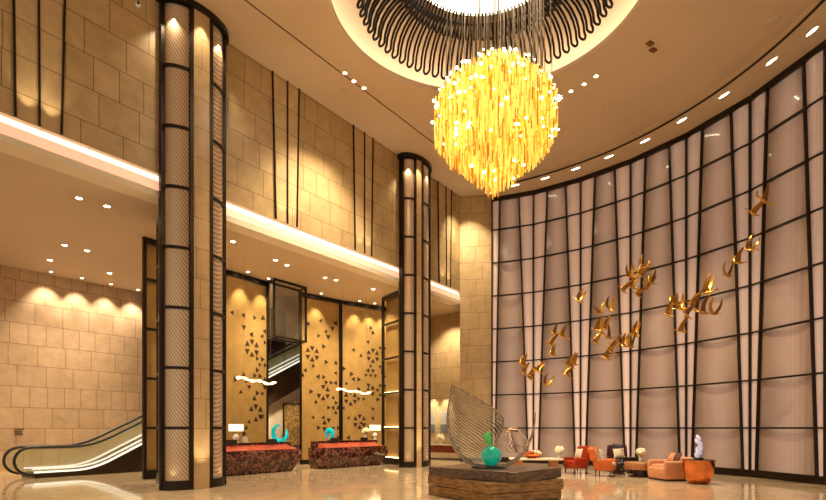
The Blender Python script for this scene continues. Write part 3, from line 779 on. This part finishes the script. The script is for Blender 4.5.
# wavy light pendants
def pendant(px0, px1, py, Y0, Y1, label):
    a = at(px0, py, Y0); c = at(px1, py+1, Y1); mid = (a+c)/2
    t = thing('pendant_light', label, 'pendant light', mid)
    m = MB(); pts = []
    for k in range(41):
        f = k/40; q = a.lerp(c, f)-mid; pts.append((q.x, q.y, .032*sin(f*14)+.03*sin(f*5+1)))
    m.tube(pts, [.022+.035*abs(sin(k*.45+1)) for k in range(41)], 8); m.build('wavy_tube', 'shade', t)
    for f in (.15, .85):
        q = a.lerp(c, f)-mid; m = MB(); m.tube([(q.x,q.y,0),(q.x,q.y,GH-mid.z)], .004, 4); m.build('hanging_wire', 'wire', t)
    return t
pendant(237, 276, 380.5, 18.4, 20.2, 'wavy glowing pendant light over the nearest reception desk')
pendant(337, 371, 391, 22.4, 24.2, 'wavy glowing pendant light over the farther reception desk')

# ------------------------------------------------------------------ hall credenza and pictures beyond the far column
hd = (HB-HA).normalized(); hr = atan2(hd.y, hd.x)
def hall(px, o=0.0):
    k = (px-PX)/F; n = Vector((hd.y,-hd.x)); q = HA+n*o
    s = (k*q.y-q.x)/(hd.x-k*hd.y); return q+hd*s
p = hall(446, .45)
t = thing('console_table', 'dark red console against the hall wall beyond the far column', 'console table', (p.x,p.y,0), hr)
m = MB(); m.rbox((0,0,.74), (2.3,.5,.06), .015); m.build('top', 'cream', t)
m = MB(); m.box((0,0,.53), (2.2,.44,.36)); m.build('drawer_body', 'console_red', t)
m = MB(); m.box((0,.02,.20), (2.0,.36,.3)); m.build('plinth', 'cream', t)
m = MB(); m.box((0,.0,.03), (2.1,.4,.06)); m.build('foot', 'dark_wood', t)
vase((p.x-hd.x*.35, p.y-hd.y*.35, .77), 'white vase of flowers on the red console beyond the far column', .2, .09, .26, 24, 9)
for px, sd in ((431.5,'left of the pair, nearer the column'), (444,'right of the pair, nearer the glass leaf')):
    q = hall(px, .03); yz = at(px, 421.5, q.y)
    t = thing('framed_picture', 'tall grey seascape picture on the hall wall, ' + sd, 'picture', (q.x,q.y,yz.z), hr)
    m = MB(); m.box((0,0,.2), (.42,.03,.7)); m.build('sky_canvas', 'painting_sky', t)
    m = MB(); m.box((0,0,-.38), (.42,.03,.46)); m.build('sea_canvas', 'painting_sea', t)
    lp = hall(px, .45); spot((lp.x,lp.y,3.6), 130, 60, (1,.85,.6), (q.x,q.y,1.9))

# ------------------------------------------------------------------ gallery downlights
gl = [(79,198,'front row, leftmost'),(107,206,'front row, second from left'),(64.5,245,'middle row, leftmost'),(87,250.6,'middle row, second from left'),
      (50,260,'third row, leftmost'),(109.6,273,'third row, right end, before the screen'),(51,274.5,'small one at the stone wall, leftmost'),(82,281,'small one at the stone wall, second from left'),(111,287.5,'small one at the stone wall, third from left'),(138,293,'small one at the stone wall, last before the screen'),
      (233,241.5,'beside the nearest column, front row'),(275.5,260,'left of the pair before the glass box'),(287,265,'right of the pair before the glass box'),(325,277.6,'left of the pair midway along the cove'),(336,280,'right of the pair midway along the cove'),(373,289,'last in front row before the far column'),
      (240,269.5,'over the first gold screen, left one'),(261,277,'over the first gold screen, right one'),(314,292,'over the second gold screen'),(352,300.5,'over the third gold screen, left one'),(367,303,'over the third gold screen, middle one'),(380,305.5,'over the third gold screen, right one')]
for k, (x, y, s) in enumerate(gl):
    p = athz(x, y, GH-.003)
    if 6 <= k <= 9:
        tt = wall_t(x, 9.75); q = W(tt, 9.75); p = Vector((q.x,q.y,GH-.003)); spot((p.x,p.y,GH-.06), 190, 85, (1,.80,.56), W(tt,10.3,GH-4.5))
    elif k >= 16:
        g = gold_arc(x); u = g - Vector((-M.x,-M.y))*0; q = Vector((g.x,g.y)) - M*.45; p = Vector((q.x,q.y,GH-.003)); spot((p.x,p.y,GH-.06), 200, 70, (1,.76,.46), (g.x,g.y,GH-4))
    else:
        if k >= 10:
            g = gold_arc(min(395, x+8)); spot((p.x,p.y,GH-.06), 380, 75, (1,.76,.45), (g.x,g.y,2.4))
        else: spot((p.x,p.y,GH-.06), 300, 110, (1,.78,.52), (p.x,p.y,0))
    downlight(p, 'round downlight in the gallery ceiling, ' + s, .055 if k in (6,7,8,9) or k >= 16 else .075, 'gallery ceiling downlights')
p = gold_arc(284)+M*1.5; spot((p.x,p.y,2.9), 90, 110, (1,.8,.5), (pc.x,pc.y,1.5))
# main ceiling trios
for grp, xs in (('left of the chandelier', [(345,73),(354,81),(364,88)]), ('right of the chandelier', [(571,91),(584,84),(596,76)])):
    for (x, y), nm in zip(xs, ('left end', 'middle', 'right end')):
        p = athz(x, y, H-.003); downlight(p, f'round downlight in the trio on the main ceiling {grp}, {nm}', .06, 'main ceiling downlight trios')
        spot((p.x,p.y,H-.06), 760 if 'left' in grp else 900, 100, (1,.80,.54), (p.x+(.6 if 'left' in grp else -.2), p.y-.5, 0))
spot((2.6, 9.6, H-.05), 1000, 22, (1,.84,.62), (1.9, 12.3, 1.2), rad=.05)  # added spot to brighten the glass sculpture, no fitting
for lx, ly, tx, ty, pw in ((5.4,16.6,6.0,18.4,520), (7.2,15.8,7.5,17.4,420), (7.6,13.8,8.2,15.9,420), (3.4,17.0,4.4,19.0,300)):
    spot((lx, ly, HW-.1), pw, 34, (1,.82,.58), (tx, ty, .4), rad=.05)  # added spots for contrast on the lounge furniture, no fittings
hp = W(14.9, 1.2); spot((hp.x,hp.y,GH-.05), 420, 100, (1,.80,.52), (*W(16.2,1.2),2.2))  # added spot to brighten the hall wall, no fitting
ew = E0.lerp(E1, .5) - D*1.6
for zt in (4, 9): spot((ew.x, ew.y, H-.05), 560, 60, (1,.82,.54), (*E0.lerp(E1,.5), zt))  # added lamps to brighten the end wall, no fittings
# ceiling grilles
for x, y, l, s in ((650,43,'square bronze detector plate on the main ceiling right of the coffer',.16), (653,49.5,'small round bronze ceiling speaker below the square plate',.07), (346,91,'round pale speaker grille in the ceiling below the left trio',.16), (600,110,'round pale speaker grille in the ceiling below the right trio',.16), (772,21,'round pale speaker grille in the ceiling near the right edge',.2)):
    p = athz(x, y, H-.002); t = thing('ceiling_speaker', l, 'ceiling fitting', p)
    m = MB(); dk = 'bronze' in l
    if 'square' in l: m.box((0,0,-.02), (.2,.14,.04), .5)
    else: m.lathe([(.001,-.015),(s*.85,-.015),(s,-.005),(s,0)], 20, caps=False)
    m.build('grille', 'bird_brown' if dk else 'ceiling_paint', t)
    s = min(s,.1) if dk else s
    m = MB(); m.lathe([(s*.5,-.021),(s*.58,-.021),(s*.58,-.015)], 20, caps=False) ; m.build('ring', 'bronze_dark' if dk else 'gallery_paint', t)
# small camera dome on the stone wall upper left
p = W(wall_t(137.5),-.02); t = thing('security_camera', 'tiny white dome camera on the stone wall near the top left', 'camera', (p.x,p.y,at(137.5,4.5,p.y).z))
m = MB(); m.ball((0,0,0), .07, 12, 8); m.build('housing', 'white_ceramic', t)
m = MB(); m.ball((.035,-.055,0), .035, 10, 8); m.build('dark_lens', 'rubber', t)

# ------------------------------------------------------------------ coil ornament in the coffer
orn = thing('coil_ornament', 'two tier ring of bent dark rods lining the round ceiling coffer', 'ceiling ornament', (CC.x, CC.y, H))
def hairpin(prof, sp, rad):
    """down one limb, U turn, up the other; profile from top (inner) to bottom (outer)"""
    m = MB(); pts = []
    for r_, z in prof: pts.append((r_, sp*(.55+.45*min(1,(r_-prof[0][0])/(prof[-1][0]-prof[0][0]+1e-6))), z))
    r1, z1 = prof[-1]
    for k in range(1, 8): a = pi*k/8; pts.append((r1+.10*sin(a), sp*cos(a), z1-.10*sin(a)))
    for (r_, z), q in zip(prof[::-1], pts[:len(prof)][::-1]): pts.append((r_, -q[1], z))
    m.tube(pts, rad, 6); return m
low = hairpin([(2.30,.98),(2.5,.95),(2.75,.86),(2.95,.72),(3.12,.52),(3.22,.28),(3.25,.06)], .095, .036)
upp = hairpin([(2.03,1.11),(2.15,1.0),(2.23,.85),(2.28,.66)], .07, .03)
o0 = low.build('lower_rod', 'black_metal', orn)
for k in range(1, 68):
    c = o0.copy(); COL.objects.link(c); c.rotation_euler = (0,0,2*pi*k/68)
o0 = upp.build('upper_rod', 'black_metal', orn)
for k in range(1, 60):
    c = o0.copy(); COL.objects.link(c); c.rotation_euler = (0,0,2*pi*k/60)
m = MB(); m.lathe([(2.28,.94),(2.34,.94),(2.34,.99),(2.28,.99),(2.28,.94)], 80, caps=False); m.build('support_ring', 'black_metal', orn)

# ------------------------------------------------------------------ chandelier
CH = at(495, 118, 13.7); CHR = 1.66
ch = thing('chandelier', 'huge globe chandelier of amber glass rods hanging from the round coffer', 'chandelier', CH)
rn = random.Random(11); rods = []
def ztop(r): return .55*sqrt(max(0, CHR**2-r*r))+.45*CHR*(1-(r/CHR)**1.35)*.97
def zbot(r):
    s = -sqrt(max(0, CHR**2-r*r))*.90
    return min(s, -2.12+r*.95) if r < 1.0 else s
r_ = .0; cols = []
ring = 0
while r_ < CHR-.02:
    n = max(1, int(2*pi*r_/.125))
    for k in range(n): cols.append((r_, 2*pi*(k+.5*(ring % 2))/n+rn.uniform(-.02,.02)))
    r_ += .118; ring += 1
for r_, a in cols:
    zt, zb = ztop(r_), zbot(r_); zt -= rn.uniform(0,.12); zb += rn.uniform(-.06,.12)
    x, y = r_*cos(a), r_*sin(a); z = zb
    while z < zt-.12:
        ln = rn.uniform(.28,.46); depth = min(z-zb, zt-z-ln)
        if r_ > CHR-.30 or depth < .75 or rn.random() < .15: rods.append((x, y, z, min(ln, zt-z)))
        z += ln+rn.uniform(.02,.10)
def rod_mesh(m, x, y, z, ln, mi, r_=.018):
    m.lathe([(.004,z),(r_,z+.02),(r_,z+ln-.015),(r_*.5,z+ln)], 6, (x,y,0), mi, False, False)
rods.sort(key=lambda q: q[1])
near = [q for q in rods]; near = near[:100]; rest = rods[100:]
for q in near:
    m = MB(); rod_mesh(m, 0, 0, 0, q[3], 0); k = rn.random()
    m.build('amber_rod', 'amber_light' if k < .55 else ('amber_mid' if k < .86 else 'amber_dark'), ch, (q[0],q[1],q[2]))
m = MB()
for q in rest:
    k = rn.random(); rod_mesh(m, *q, 0 if k < .55 else (1 if k < .84 else 2))
o = m.build('amber_rod_mass', ['amber_light','amber_mid','amber_dark'], ch); o['kind'] = 'stuff'
for k in range(96):
    x = CHR*rn.uniform(-.97,.97); z = rn.uniform(zbot(abs(x))+.05, ztop(abs(x))-.02); rr = CHR
    while rr > abs(x)+.02 and not (zbot(rr) <= z <= ztop(rr)): rr -= .02
    q = Vector((x, -sqrt(max(0, rr*rr-x*x))-.02, z))
    m = MB(); m.ball((0,0,0), rn.choice((.018,.024,.032)), 8, 6); m.build('bulb', 'bulb', ch, q)
dz = H+1.2-CH.z
for k in range(64):
    a = rn.random()*2*pi; rr = CHR*sqrt(rn.random())*.92; x, y = rr*cos(a), rr*sin(a)
    m = MB(); m.tube([(x,y,ztop(rr)-.1),(x*.95,y*.95,dz-.2*(rr/1.6)-.05)], .009, 4); m.build('suspension_wire', 'wire', ch)
for q, e in (((0,-1.9,-.3),0),):
    pass

# ------------------------------------------------------------------ golden birds
def bird(pose):
    t = thing('hanging_bird', 'x', 'bird sculpture')
    m = MB(); m.tube([(-.02,.34,.05),(0,.30,.045),(0,.16,.03),(0,0,0),(0,-.14,-.01),(0,-.26,.012),(0,-.30,.015)], [.006,.018,.02,.045,.048,.028,.012], 8)
    m.face([(0,-.24,.02),(-.09,-.42,.03),(.09,-.42,.03)], 0); m.build('body', 'bird_gold', t)
    for s in (-1, 1):
        m = MB()
        def wing(u, v):
            a = R(pose[0]+pose[1]*u); ln = .66*u
            x = .04+ln*cos(a)*1.0; z = .02+ln*sin(a)
            ch_ = (.155*(1-u)**.6+.02)*(1 if u < .98 else .3); sweep = -.20*u*u+pose[2]*u
            return Vector((s*x, .10-sweep*0 + sweep - ch_*v*1.35, z+.03*sin(pi*v)))
        m.grid(wing, 8, 4); m.build('wing', 'bird_gold' if s > 0 else 'bird_brown', t, solid=.012)
    return t
poses = [(48,28,.15), (66,16,-.05), (30,45,.1), (72,-30,.05)]
protos = [bird(p) for p in poses]; usedb = [False]*4
birds = [
 (763,198,15.0,'highest golden bird, just above and right of another bird, wings up'),(752,211,15.2,'second highest golden bird, tail pointing down left'),
 (748.6,248,15.6,'top bird of the climbing line of three at right'),(737,261,15.8,'middle bird of the climbing line of three at right'),(727,274,16.0,'lowest bird of the climbing line of three at right'),
 (706,291,16.2,'large golden bird with long swept wing topping the right cluster'),(713,312,16.3,'golden bird at the right edge of the right cluster'),(702.5,311,16.4,'dark golden bird directly under the large swept one'),
 (691.5,304,17.4,'golden bird left of the large swept one in the right cluster'),(685.5,312,16.6,'golden bird in the middle of the right cluster, tail low'),(680,307,16.8,'pale shining bird in the right cluster'),
 (672.5,302,16.9,'uppermost bird at the left of the right cluster'),(668,313,17.0,'leftmost bird of the right cluster'),(680,329,16.7,'lowest bird hanging beneath the right cluster'),
 (643,266,17.6,'topmost bird of the upper middle cluster, wing pointing up'),(639,272,17.7,'bright bird in the upper middle cluster'),(631,275,17.8,'upper left bird of the upper middle cluster'),(622,288,17.9,'leftmost bird of the upper middle cluster, tail drooping'),
 (631,285,20.1,'inner left bird of the upper middle cluster'),(637,293,17.8,'lowest bird of the upper middle cluster'),(645,285,17.6,'inner right bird of the upper middle cluster'),(651,281,17.5,'rightmost bird of the upper middle cluster'),
 (578,299,18.6,'lone golden bird flying above the left clusters'),(600,311,18.4,'upper left bird over the dense middle cluster'),(609,307,18.3,'upper right bird over the dense middle cluster, wing bent'),
 (597,328,18.3,'upright bird at the left of the dense middle cluster'),(604,326,18.2,'top inner bird of the dense middle cluster'),(594.5,340,18.4,'leftmost low bird of the dense middle cluster'),(608,336,18.2,'central bird of the dense middle cluster'),
 (613,343,18.1,'inner right bird of the dense middle cluster'),(610,349,18.2,'second lowest bird of the dense middle cluster'),(605,356,18.3,'lowest bird of the dense middle cluster'),(623,343.5,18.0,'bird between the dense cluster and the flat winged pair'),
 (630,345,17.9,'lower bird of the pair with level wings'),(634,333,17.8,'upper bird of the pair with level wings'),
 (554,331.5,19.0,'top left bird of the arc over the left clusters'),(561.5,334,18.9,'top right bird of the arc over the left clusters'),(549.5,342,19.0,'middle bird on the left side of the arc'),(552,353,19.0,'bird at the lower end of the arc'),
 (567,363,18.8,'left bird of the spiky trio with raised wings'),(573.5,362,18.7,'right bird of the spiky trio with raised wings'),(566,373,18.8,'lowest bird of the spiky trio'),
 (522,363,19.6,'top left bird of the farthest left group'),(523,371,19.6,'lower bird at the far left end of the flock'),(529,376,19.5,'lowest middle bird of the farthest left group'),(536,369,19.4,'bird with raised wing right in the farthest left group'),(546,383,19.2,'lowest bird of the whole flock, wing hooked down')]
rb = random.Random(5)
for k, (x, y, Y, lab) in enumerate(birds):
    j = k % 4; pr = protos[j]
    o = pr if not usedb[j] else dup(pr); usedb[j] = True
    Y += (-.7,0,.7)[k%3]; o.location = at(x, y+2, Y); s = rb.uniform(.64,.74)*(1.25 if 'large' in lab else 1)
    o.rotation_euler = (R(rb.uniform(-10,35)), R(rb.uniform(-25,25)), R(rb.uniform(20,120)))
    o.scale = (s,s,s); o['label'] = lab; o['group'] = 'flock of hanging golden birds'

# ------------------------------------------------------------------ plinth and glass sculpture
PC = Vector((1.93, 12.45))
def slab(rot, sx, sy, z0, z1, label, mats, off=(0,0)):
    t = thing('plinth_slab', label, 'plinth', (PC.x+off[0], PC.y+off[1], z0), rot)
    m = MB(); m.rbox((0,0,(z1-z0)/2), (sx,sy,z1-z0-.004), .012, seg=1)
    for i in range(len(m.sm)): m.sm[i] = False
    m.build('block', mats, t); return t
slab(R(33), 2.05, 2.32, .004, .235, 'lowest brown bronze slab of the sculpture plinth, on the floor', 'slab_side', (-.07,.08))
slab(R(29), 2.1, 2.42, .237, .468, 'middle brown bronze slab of the plinth, twisted between two others', 'slab_side', (-.07,.09))
slab(R(47), 1.85, 2.42, .47, .70, 'topmost dark slab of the plinth, beneath the glass leaf', 'slab_top', (-.05,.0))
SY = 12.2
sc_ = thing('glass_sculpture', 'big swirled clear glass leaf with a teal ball on the stacked plinth', 'glass sculpture', (at(490,468,SY).x, SY, .70))
o0 = Vector((at(490,468,SY).x, SY, .70))
def zp(u, v, dy=0.0): p = at(415+u/4, 375+v/4, SY); return Vector((p.x, SY+dy, max(p.z, .72)))-o0
def interp(pts, f):
    x = f*(len(pts)-1); i = min(int(x), len(pts)-2); g = x-i
    p = lambda k: Vector(pts[max(0,min(len(pts)-1,k))])
    a, b_, c, d = p(i-1), p(i), p(i+1), p(i+2)
    return .5*((2*b_)+(c-a)*g+(2*a-5*b_+4*c-d)*g*g+(3*b_-a-3*c+d)*g**3)
left = [(148,38),(136,110),(131,180),(140,245),(166,300),(205,342),(255,366),(300,372)]
right = [(150,38),(200,66),(262,100),(318,138),(352,172),(350,215),(330,255),(318,300),(312,350)]
m = MB()
def leaf(u, v):
    a = interp(left, u); c = interp(right, u); q = a.lerp(c, v)
    return zp(q.x, q.y, .42*sin(pi*v)*sin(pi*min(1,u*1.02))**.7 + .10*(v-.5))
m.grid(leaf, 28, 16); m.build('leaf_bowl', 'streak_glass', sc_)
m = MB(); pts = [interp([(148,36),(136,110),(131,180),(140,245),(166,300),(205,342),(255,366),(300,371),(350,366),(402,340),(440,300),(464,250),(477,200),(482,150)], k/44) for k in range(45)]
m.tube([zp(p.x, p.y) for p in pts], [(.012+.045*sin(pi*min(1,k/44*1.02))**1.2) for k in range(45)], 10); m.build('crescent_rim', 'smoky_glass', sc_)
m = MB(); m.tube([zp(*interp(right, k/30), .05) for k in range(31)], [.012+.014*sin(pi*k/30) for k in range(31)], 8); m.build('leaf_rim', 'smoky_glass', sc_)
m = MB(); q = zp(302,322,-.16); m.ball((q.x,q.y,q.z), .225, 28, 18); m.build('teal_ball', 'teal_glass', sc_)
m = MB(); pr = [zp(300,282,-.16), zp(290,262,-.16), zp(284,246,-.16), zp(292,234,-.16), zp(296,226,-.16)]
m.tube(pr, [.02,.06,.10,.05,.012], 10); q = zp(272,236,-.16); m.tube([zp(286,250,-.16), q], [.06,.01], 8); m.build('green_bud', 'green_glass', sc_)
m = MB()
def bub(u, v):
    a = 2*pi*u; r_ = .10+.20*v; c = zp(375+50*v, 285-45*v, -.1); ax = Vector((1,0,.85)).normalized(); up = Vector((0,1,0)); sd = ax.cross(up)
    r2 = .09+.24*sin(pi*(.15+.6*v)); return c+up*(r2*cos(a)*.8)+sd*(r2*sin(a))
m.grid(bub, 24, 10); m.build('glass_bubble', 'bubble_glass', sc_)
m = MB(); q = zp(376,284,-.1)
m.tube([q+Vector((.11*cos(2*pi*k/20)*.7,.02,.13*sin(2*pi*k/20))) for k in range(21)], .022, 8, caps=False); m.build('bubble_lip', 'bubble_glass', sc_)
m = MB(); q = zp(295,372,0); m.lathe([(.38,-.0),(.38,.02),(.30,.035)], 28, (q.x,q.y,0)); m.build('foot_plate', 'black_metal', sc_)

# ------------------------------------------------------------------ lounge furniture
def ground(px, py): Y = HC*F/(py-PY); return Vector(((px-PX)*Y/F, Y, 0))
def wing_chair(loc, rz, label, shell, cushion, inner=None):
    t = thing('wing_armchair', label, 'armchair', loc, rz); t.scale = (.9,.9,.92)
    inner = inner or shell
    m = MB(); m.rbox((0,-.02,.30), (.66,.66,.18), .04); m.build('seat_base', shell, t)
    m = MB(); m.rbox((0,-.06,.44), (.54,.60,.14), .05); m.build('seat_cushion', cushion, t)
    m = MB()
    def bk(u, v):
        x = (u-.5)*.76; z = .24+v*.80; return Vector((x*(1-.10*v), .28+.20*v-.10*abs(2*u-1)**3, z))
    m.grid(bk, 10, 8); m.build('backrest', shell, t, solid=.10)
    m = MB()
    m.grid(lambda u, v: bk(.10+.8*u, .34+.60*v)+Vector((0,-.075-.02*sin(pi*u),0)), 8, 6); m.build('inner_back', inner, t)
    for s in (-1, 1):
        m = MB()
        pr = [(.36,.20),(.42,.62),(.52,1.00)]
        def wg(u, v):
            z = .55+.47*v; y = .34+.20*(z-.24)/.8 - u*(.22+.06*sin(pi*v)); return Vector((s*(.355-.03*v+.02*u), y, z))
        m.grid(wg, 5, 6); m.build('wing', shell, t, solid=.07)
        m = MB(); m.rbox((s*.35,-.04,.44), (.10,.62,.36), .045); m.build('armrest', shell, t)
        for y in (-.28, .24):
            m = MB(); m.tube([(s*.28,y,.22),(s*.31,y*1.08,0)], [.026,.015], 8); m.build('leg', 'dark_wood', t)
    return t
def pillow(loc, rot, label, mat_, sz=(.44,.13,.42), cat='cushion'):
    t = MB()
    def f(u, v):
        a = (u-.5)*2; c = (v-.5)*2; return a, c
    for sgn in (-1, 1):
        t.grid(lambda u, v: Vector(((u-.5)*sz[0]*(1-.08*sin(pi*v)), sgn*sz[1]/2*(sin(pi*u)*sin(pi*v))**.45 if 0 < u < 1 and 0 < v < 1 else 0, (v-.5)*sz[2]*(1-.08*sin(pi*u)))), 10, 10, flip=sgn > 0)
    o = t.build('cushion', mat_); o.location = loc; o.rotation_euler = rot; tag(o, label, cat); return o
def loc_of(o_loc, rz, x, y, z): return (o_loc[0]+cos(rz)*x-sin(rz)*y, o_loc[1]+sin(rz)*x+cos(rz)*y, z)
Y = 18.9; c1 = Vector(((576.5-PX)*Y/F, Y, 0)); r1 = R(-72)
wing_chair(c1, r1, 'red leather wing armchair facing left, its back to the orange one', 'orange_leather', 'orange_leather')
pillow(loc_of(c1,r1,0,.08,.70), (R(-14),0,r1), 'cream cushion in the red leather wing armchair', 'cream_fabric', (.4,.12,.36))
Y = 17.9; c2 = Vector(((604.5-PX)*Y/F, Y, 0)); r2 = R(58)
wing_chair(c2, r2, 'orange wing armchair facing right with cream seat', 'orange_fabric', 'cream_fabric', 'cream_fabric')
pillow(loc_of(c2,r2,0,.10,.70), (R(-14),0,r2), 'cream cushion leaning in the orange wing armchair', 'cream_fabric')
Y = 19.75; c3 = Vector(((617-PX)*Y/F, Y, 0)); r3 = R(-20)
wing_chair(c3, r3, 'dark plum wing armchair with black and white patterned seat, behind the orange one', 'plum_fabric', 'bw_fabric')
pillow(loc_of(c3,r3,.06,-.01,.78), (R(-12),R(4),r3), 'navy cushion at the back of the plum armchair', 'navy_fabric', (.44,.12,.5))
pillow(loc_of(c3,r3,.06,-.20,.69), (R(-16),R(-6),r3+.1), 'white cushion in front of the navy one in the plum armchair', 'cream_fabric', (.38,.12,.36))
# patterned ottoman in front of the plum chair
Y = 18.6; p = ((618-PX)*Y/F, Y, 0)
t = thing('ottoman', 'black and white patterned low ottoman between orange armchair and coffee table', 'ottoman', p, R(20))
m = MB(); m.rbox((0,0,.30), (.34,.34,.26), .06); m.build('seat', 'bw_fabric', t)
m = MB(); m.rbox((0,0,.09), (.28,.28,.17), .02); m.build('base', 'dark_wood', t)
# black side table
Y = 19.0; p = ((633-PX)*Y/F, Y, 0)
t = thing('side_table', 'small black side table behind the round coffee table', 'side table', p)
m = MB(); m.rbox((0,0,.52), (.42,.42,.10), .02); m.build('top', 'black_metal', t)
m = MB(); m.rbox((0,0,.25), (.30,.30,.44), .02); m.build('pedestal', 'black_metal', t)
m = MB(); m.rbox((0,0,.02), (.36,.36,.035), .01); m.build('foot', 'black_metal', t)
# coffee table
Y = 17.75; p = Vector(((641.5-PX)*Y/F, Y, 0))
t = thing('coffee_table', 'round wooden drum coffee table on dark base beside the peach sofa', 'coffee table', p)
m = MB(); m.lathe([(.50,.24),(.54,.25),(.54,.45),(.53,.475),(.001,.475)], 40, caps=False); m.lathe([(.001,.24),(.50,.24)], 40, caps=False); m.build('drum_top', 'wood_table', t)
m = MB(); m.lathe([(.28,0),(.28,.24)], 32); m.build('base', 'dark_wood', t)
vase((p.x-.02, p.y, .476), 'white vase of cream flowers on the round coffee table', .22, .075, .19, 30, 3)
# sofa
Y = 16.6; p = Vector(((671.5-PX)*Y/F, Y, 0)); rs_ = R(97)
t = thing('sofa', 'rounded peach sofa with its back to the copper table', 'sofa', p, rs_ - pi)
m = MB(); m.rbox((0,0,.23), (.98,1.04,.36), .07); m.build('seat_base', 'peach_fabric', t)
m = MB(); m.rbox((0,-.10,.42), (.74,.72,.12), .05); m.build('seat_cushion', 'peach_fabric', t)
m = MB(); m.rbox((0,.40,.46), (.98,.26,.50), .11); m.build('backrest', 'peach_fabric', t)
for s in (-1, 1):
    m = MB(); m.rbox((s*.43,-.06,.37), (.16,.92,.48), .075); m.build('armrest', 'peach_fabric', t)
m = MB(); m.box((0,0,.025), (.86,.92,.05)); m.build('plinth', 'dark_wood', t)
rt_ = rs_-pi
pillow(loc_of(p,rt_,-.17,.12,.69), (R(-30),0,rt_), 'peach cushion leaning on the sofa back, nearer the coffee table', 'peach_fabric', (.30,.12,.32))
pillow(loc_of(p,rt_,.17,.08,.70), (R(-28),0,rt_), 'dark brown cushion leaning on the sofa back', 'choc_fabric', (.30,.12,.34))
# copper bowl table
Y = 15.5; p = Vector(((698.5-PX)*Y/F, Y, 0))
t = thing('copper_table', 'hammered copper tub table holding the crystal, beside the sofa back', 'side table', p, .3)
m = MB()
pr = [(.20,0),(.27,.015),(.355,.16),(.41,.40),(.43,.68)]
m.lathe(pr, 32, caps=True); m.build('tub', 'copper', t)
m = MB(); m.lathe([(.001,.685),(.41,.685),(.43,.69),(.43,.68)], 28, caps=False); m.build('top', 'dark_wood', t)
t = thing('crystal_rock', 'upright pale crystal sculpture on black base on the copper table', 'crystal', (p.x, p.y, .692))
m = MB(); m.lathe([(.13,0),(.14,.03),(.12,.06),(.05,.07)], 16); m.build('base', 'rubber', t)
m = MB(); rc = random.Random(4)
for k in range(16):
    z = .10+k*.038; m.ball((rc.uniform(-.07,.07), rc.uniform(-.05,.05), z), rc.uniform(.035,.07), 6, 4, sc=(1,1,rc.uniform(.8,1.5)))
for i in range(len(m.sm)): m.sm[i] = False
m.build('rock', 'crystal', t)
# marble table behind plinth with vase and centrepiece
Y = 19.3; p = Vector(((535.5-PX)*Y/F, Y, 0))
t = thing('long_table', 'low pale marble table behind the plinth, left of the red armchair', 'table', p, R(-6))
m = MB(); m.rbox((0,0,.49), (1.85,.85,.06), .02); m.build('top', 'cream', t)
for s in (-1, 1):
    m = MB(); m.rbox((s*.62,0,.23), (.30,.55,.46), .02); m.build('support', 'wood_table', t)
q = at(559.5, 459, 19.15); vase((q.x, 19.15, .521), 'white vase of cream hydrangeas at the right end of the marble table', .18, .08, .20, 30, 6)
q = at(534, 458, 18.9)
t = thing('flower_bowl', 'shallow copper bowl of white blossoms in the middle of the marble table', 'bowl', (q.x, 19.2, .521), R(5))
m = MB(); m.lathe([(.14,0),(.24,.05),(.36,.14),(.38,.17),(.34,.15),(.2,.06),(.001,.04)], 28, sx=1.0, sy=.6, caps=False); m.build('bowl', 'copper', t)
m = MB()
for k in range(16): m.ball((rc.uniform(.0,.30), rc.uniform(-.14,.14), .17+rc.uniform(0,.06)), rc.uniform(.04,.07), 8, 6)
m.build('blossoms', 'petal_white', t)
m = MB()
for k in range(12): m.ball((rc.uniform(-.30,.0), rc.uniform(-.14,.14), .16+rc.uniform(0,.05)), rc.uniform(.05,.07), 8, 6)
m.build('oranges', 'orange_fabric', t)
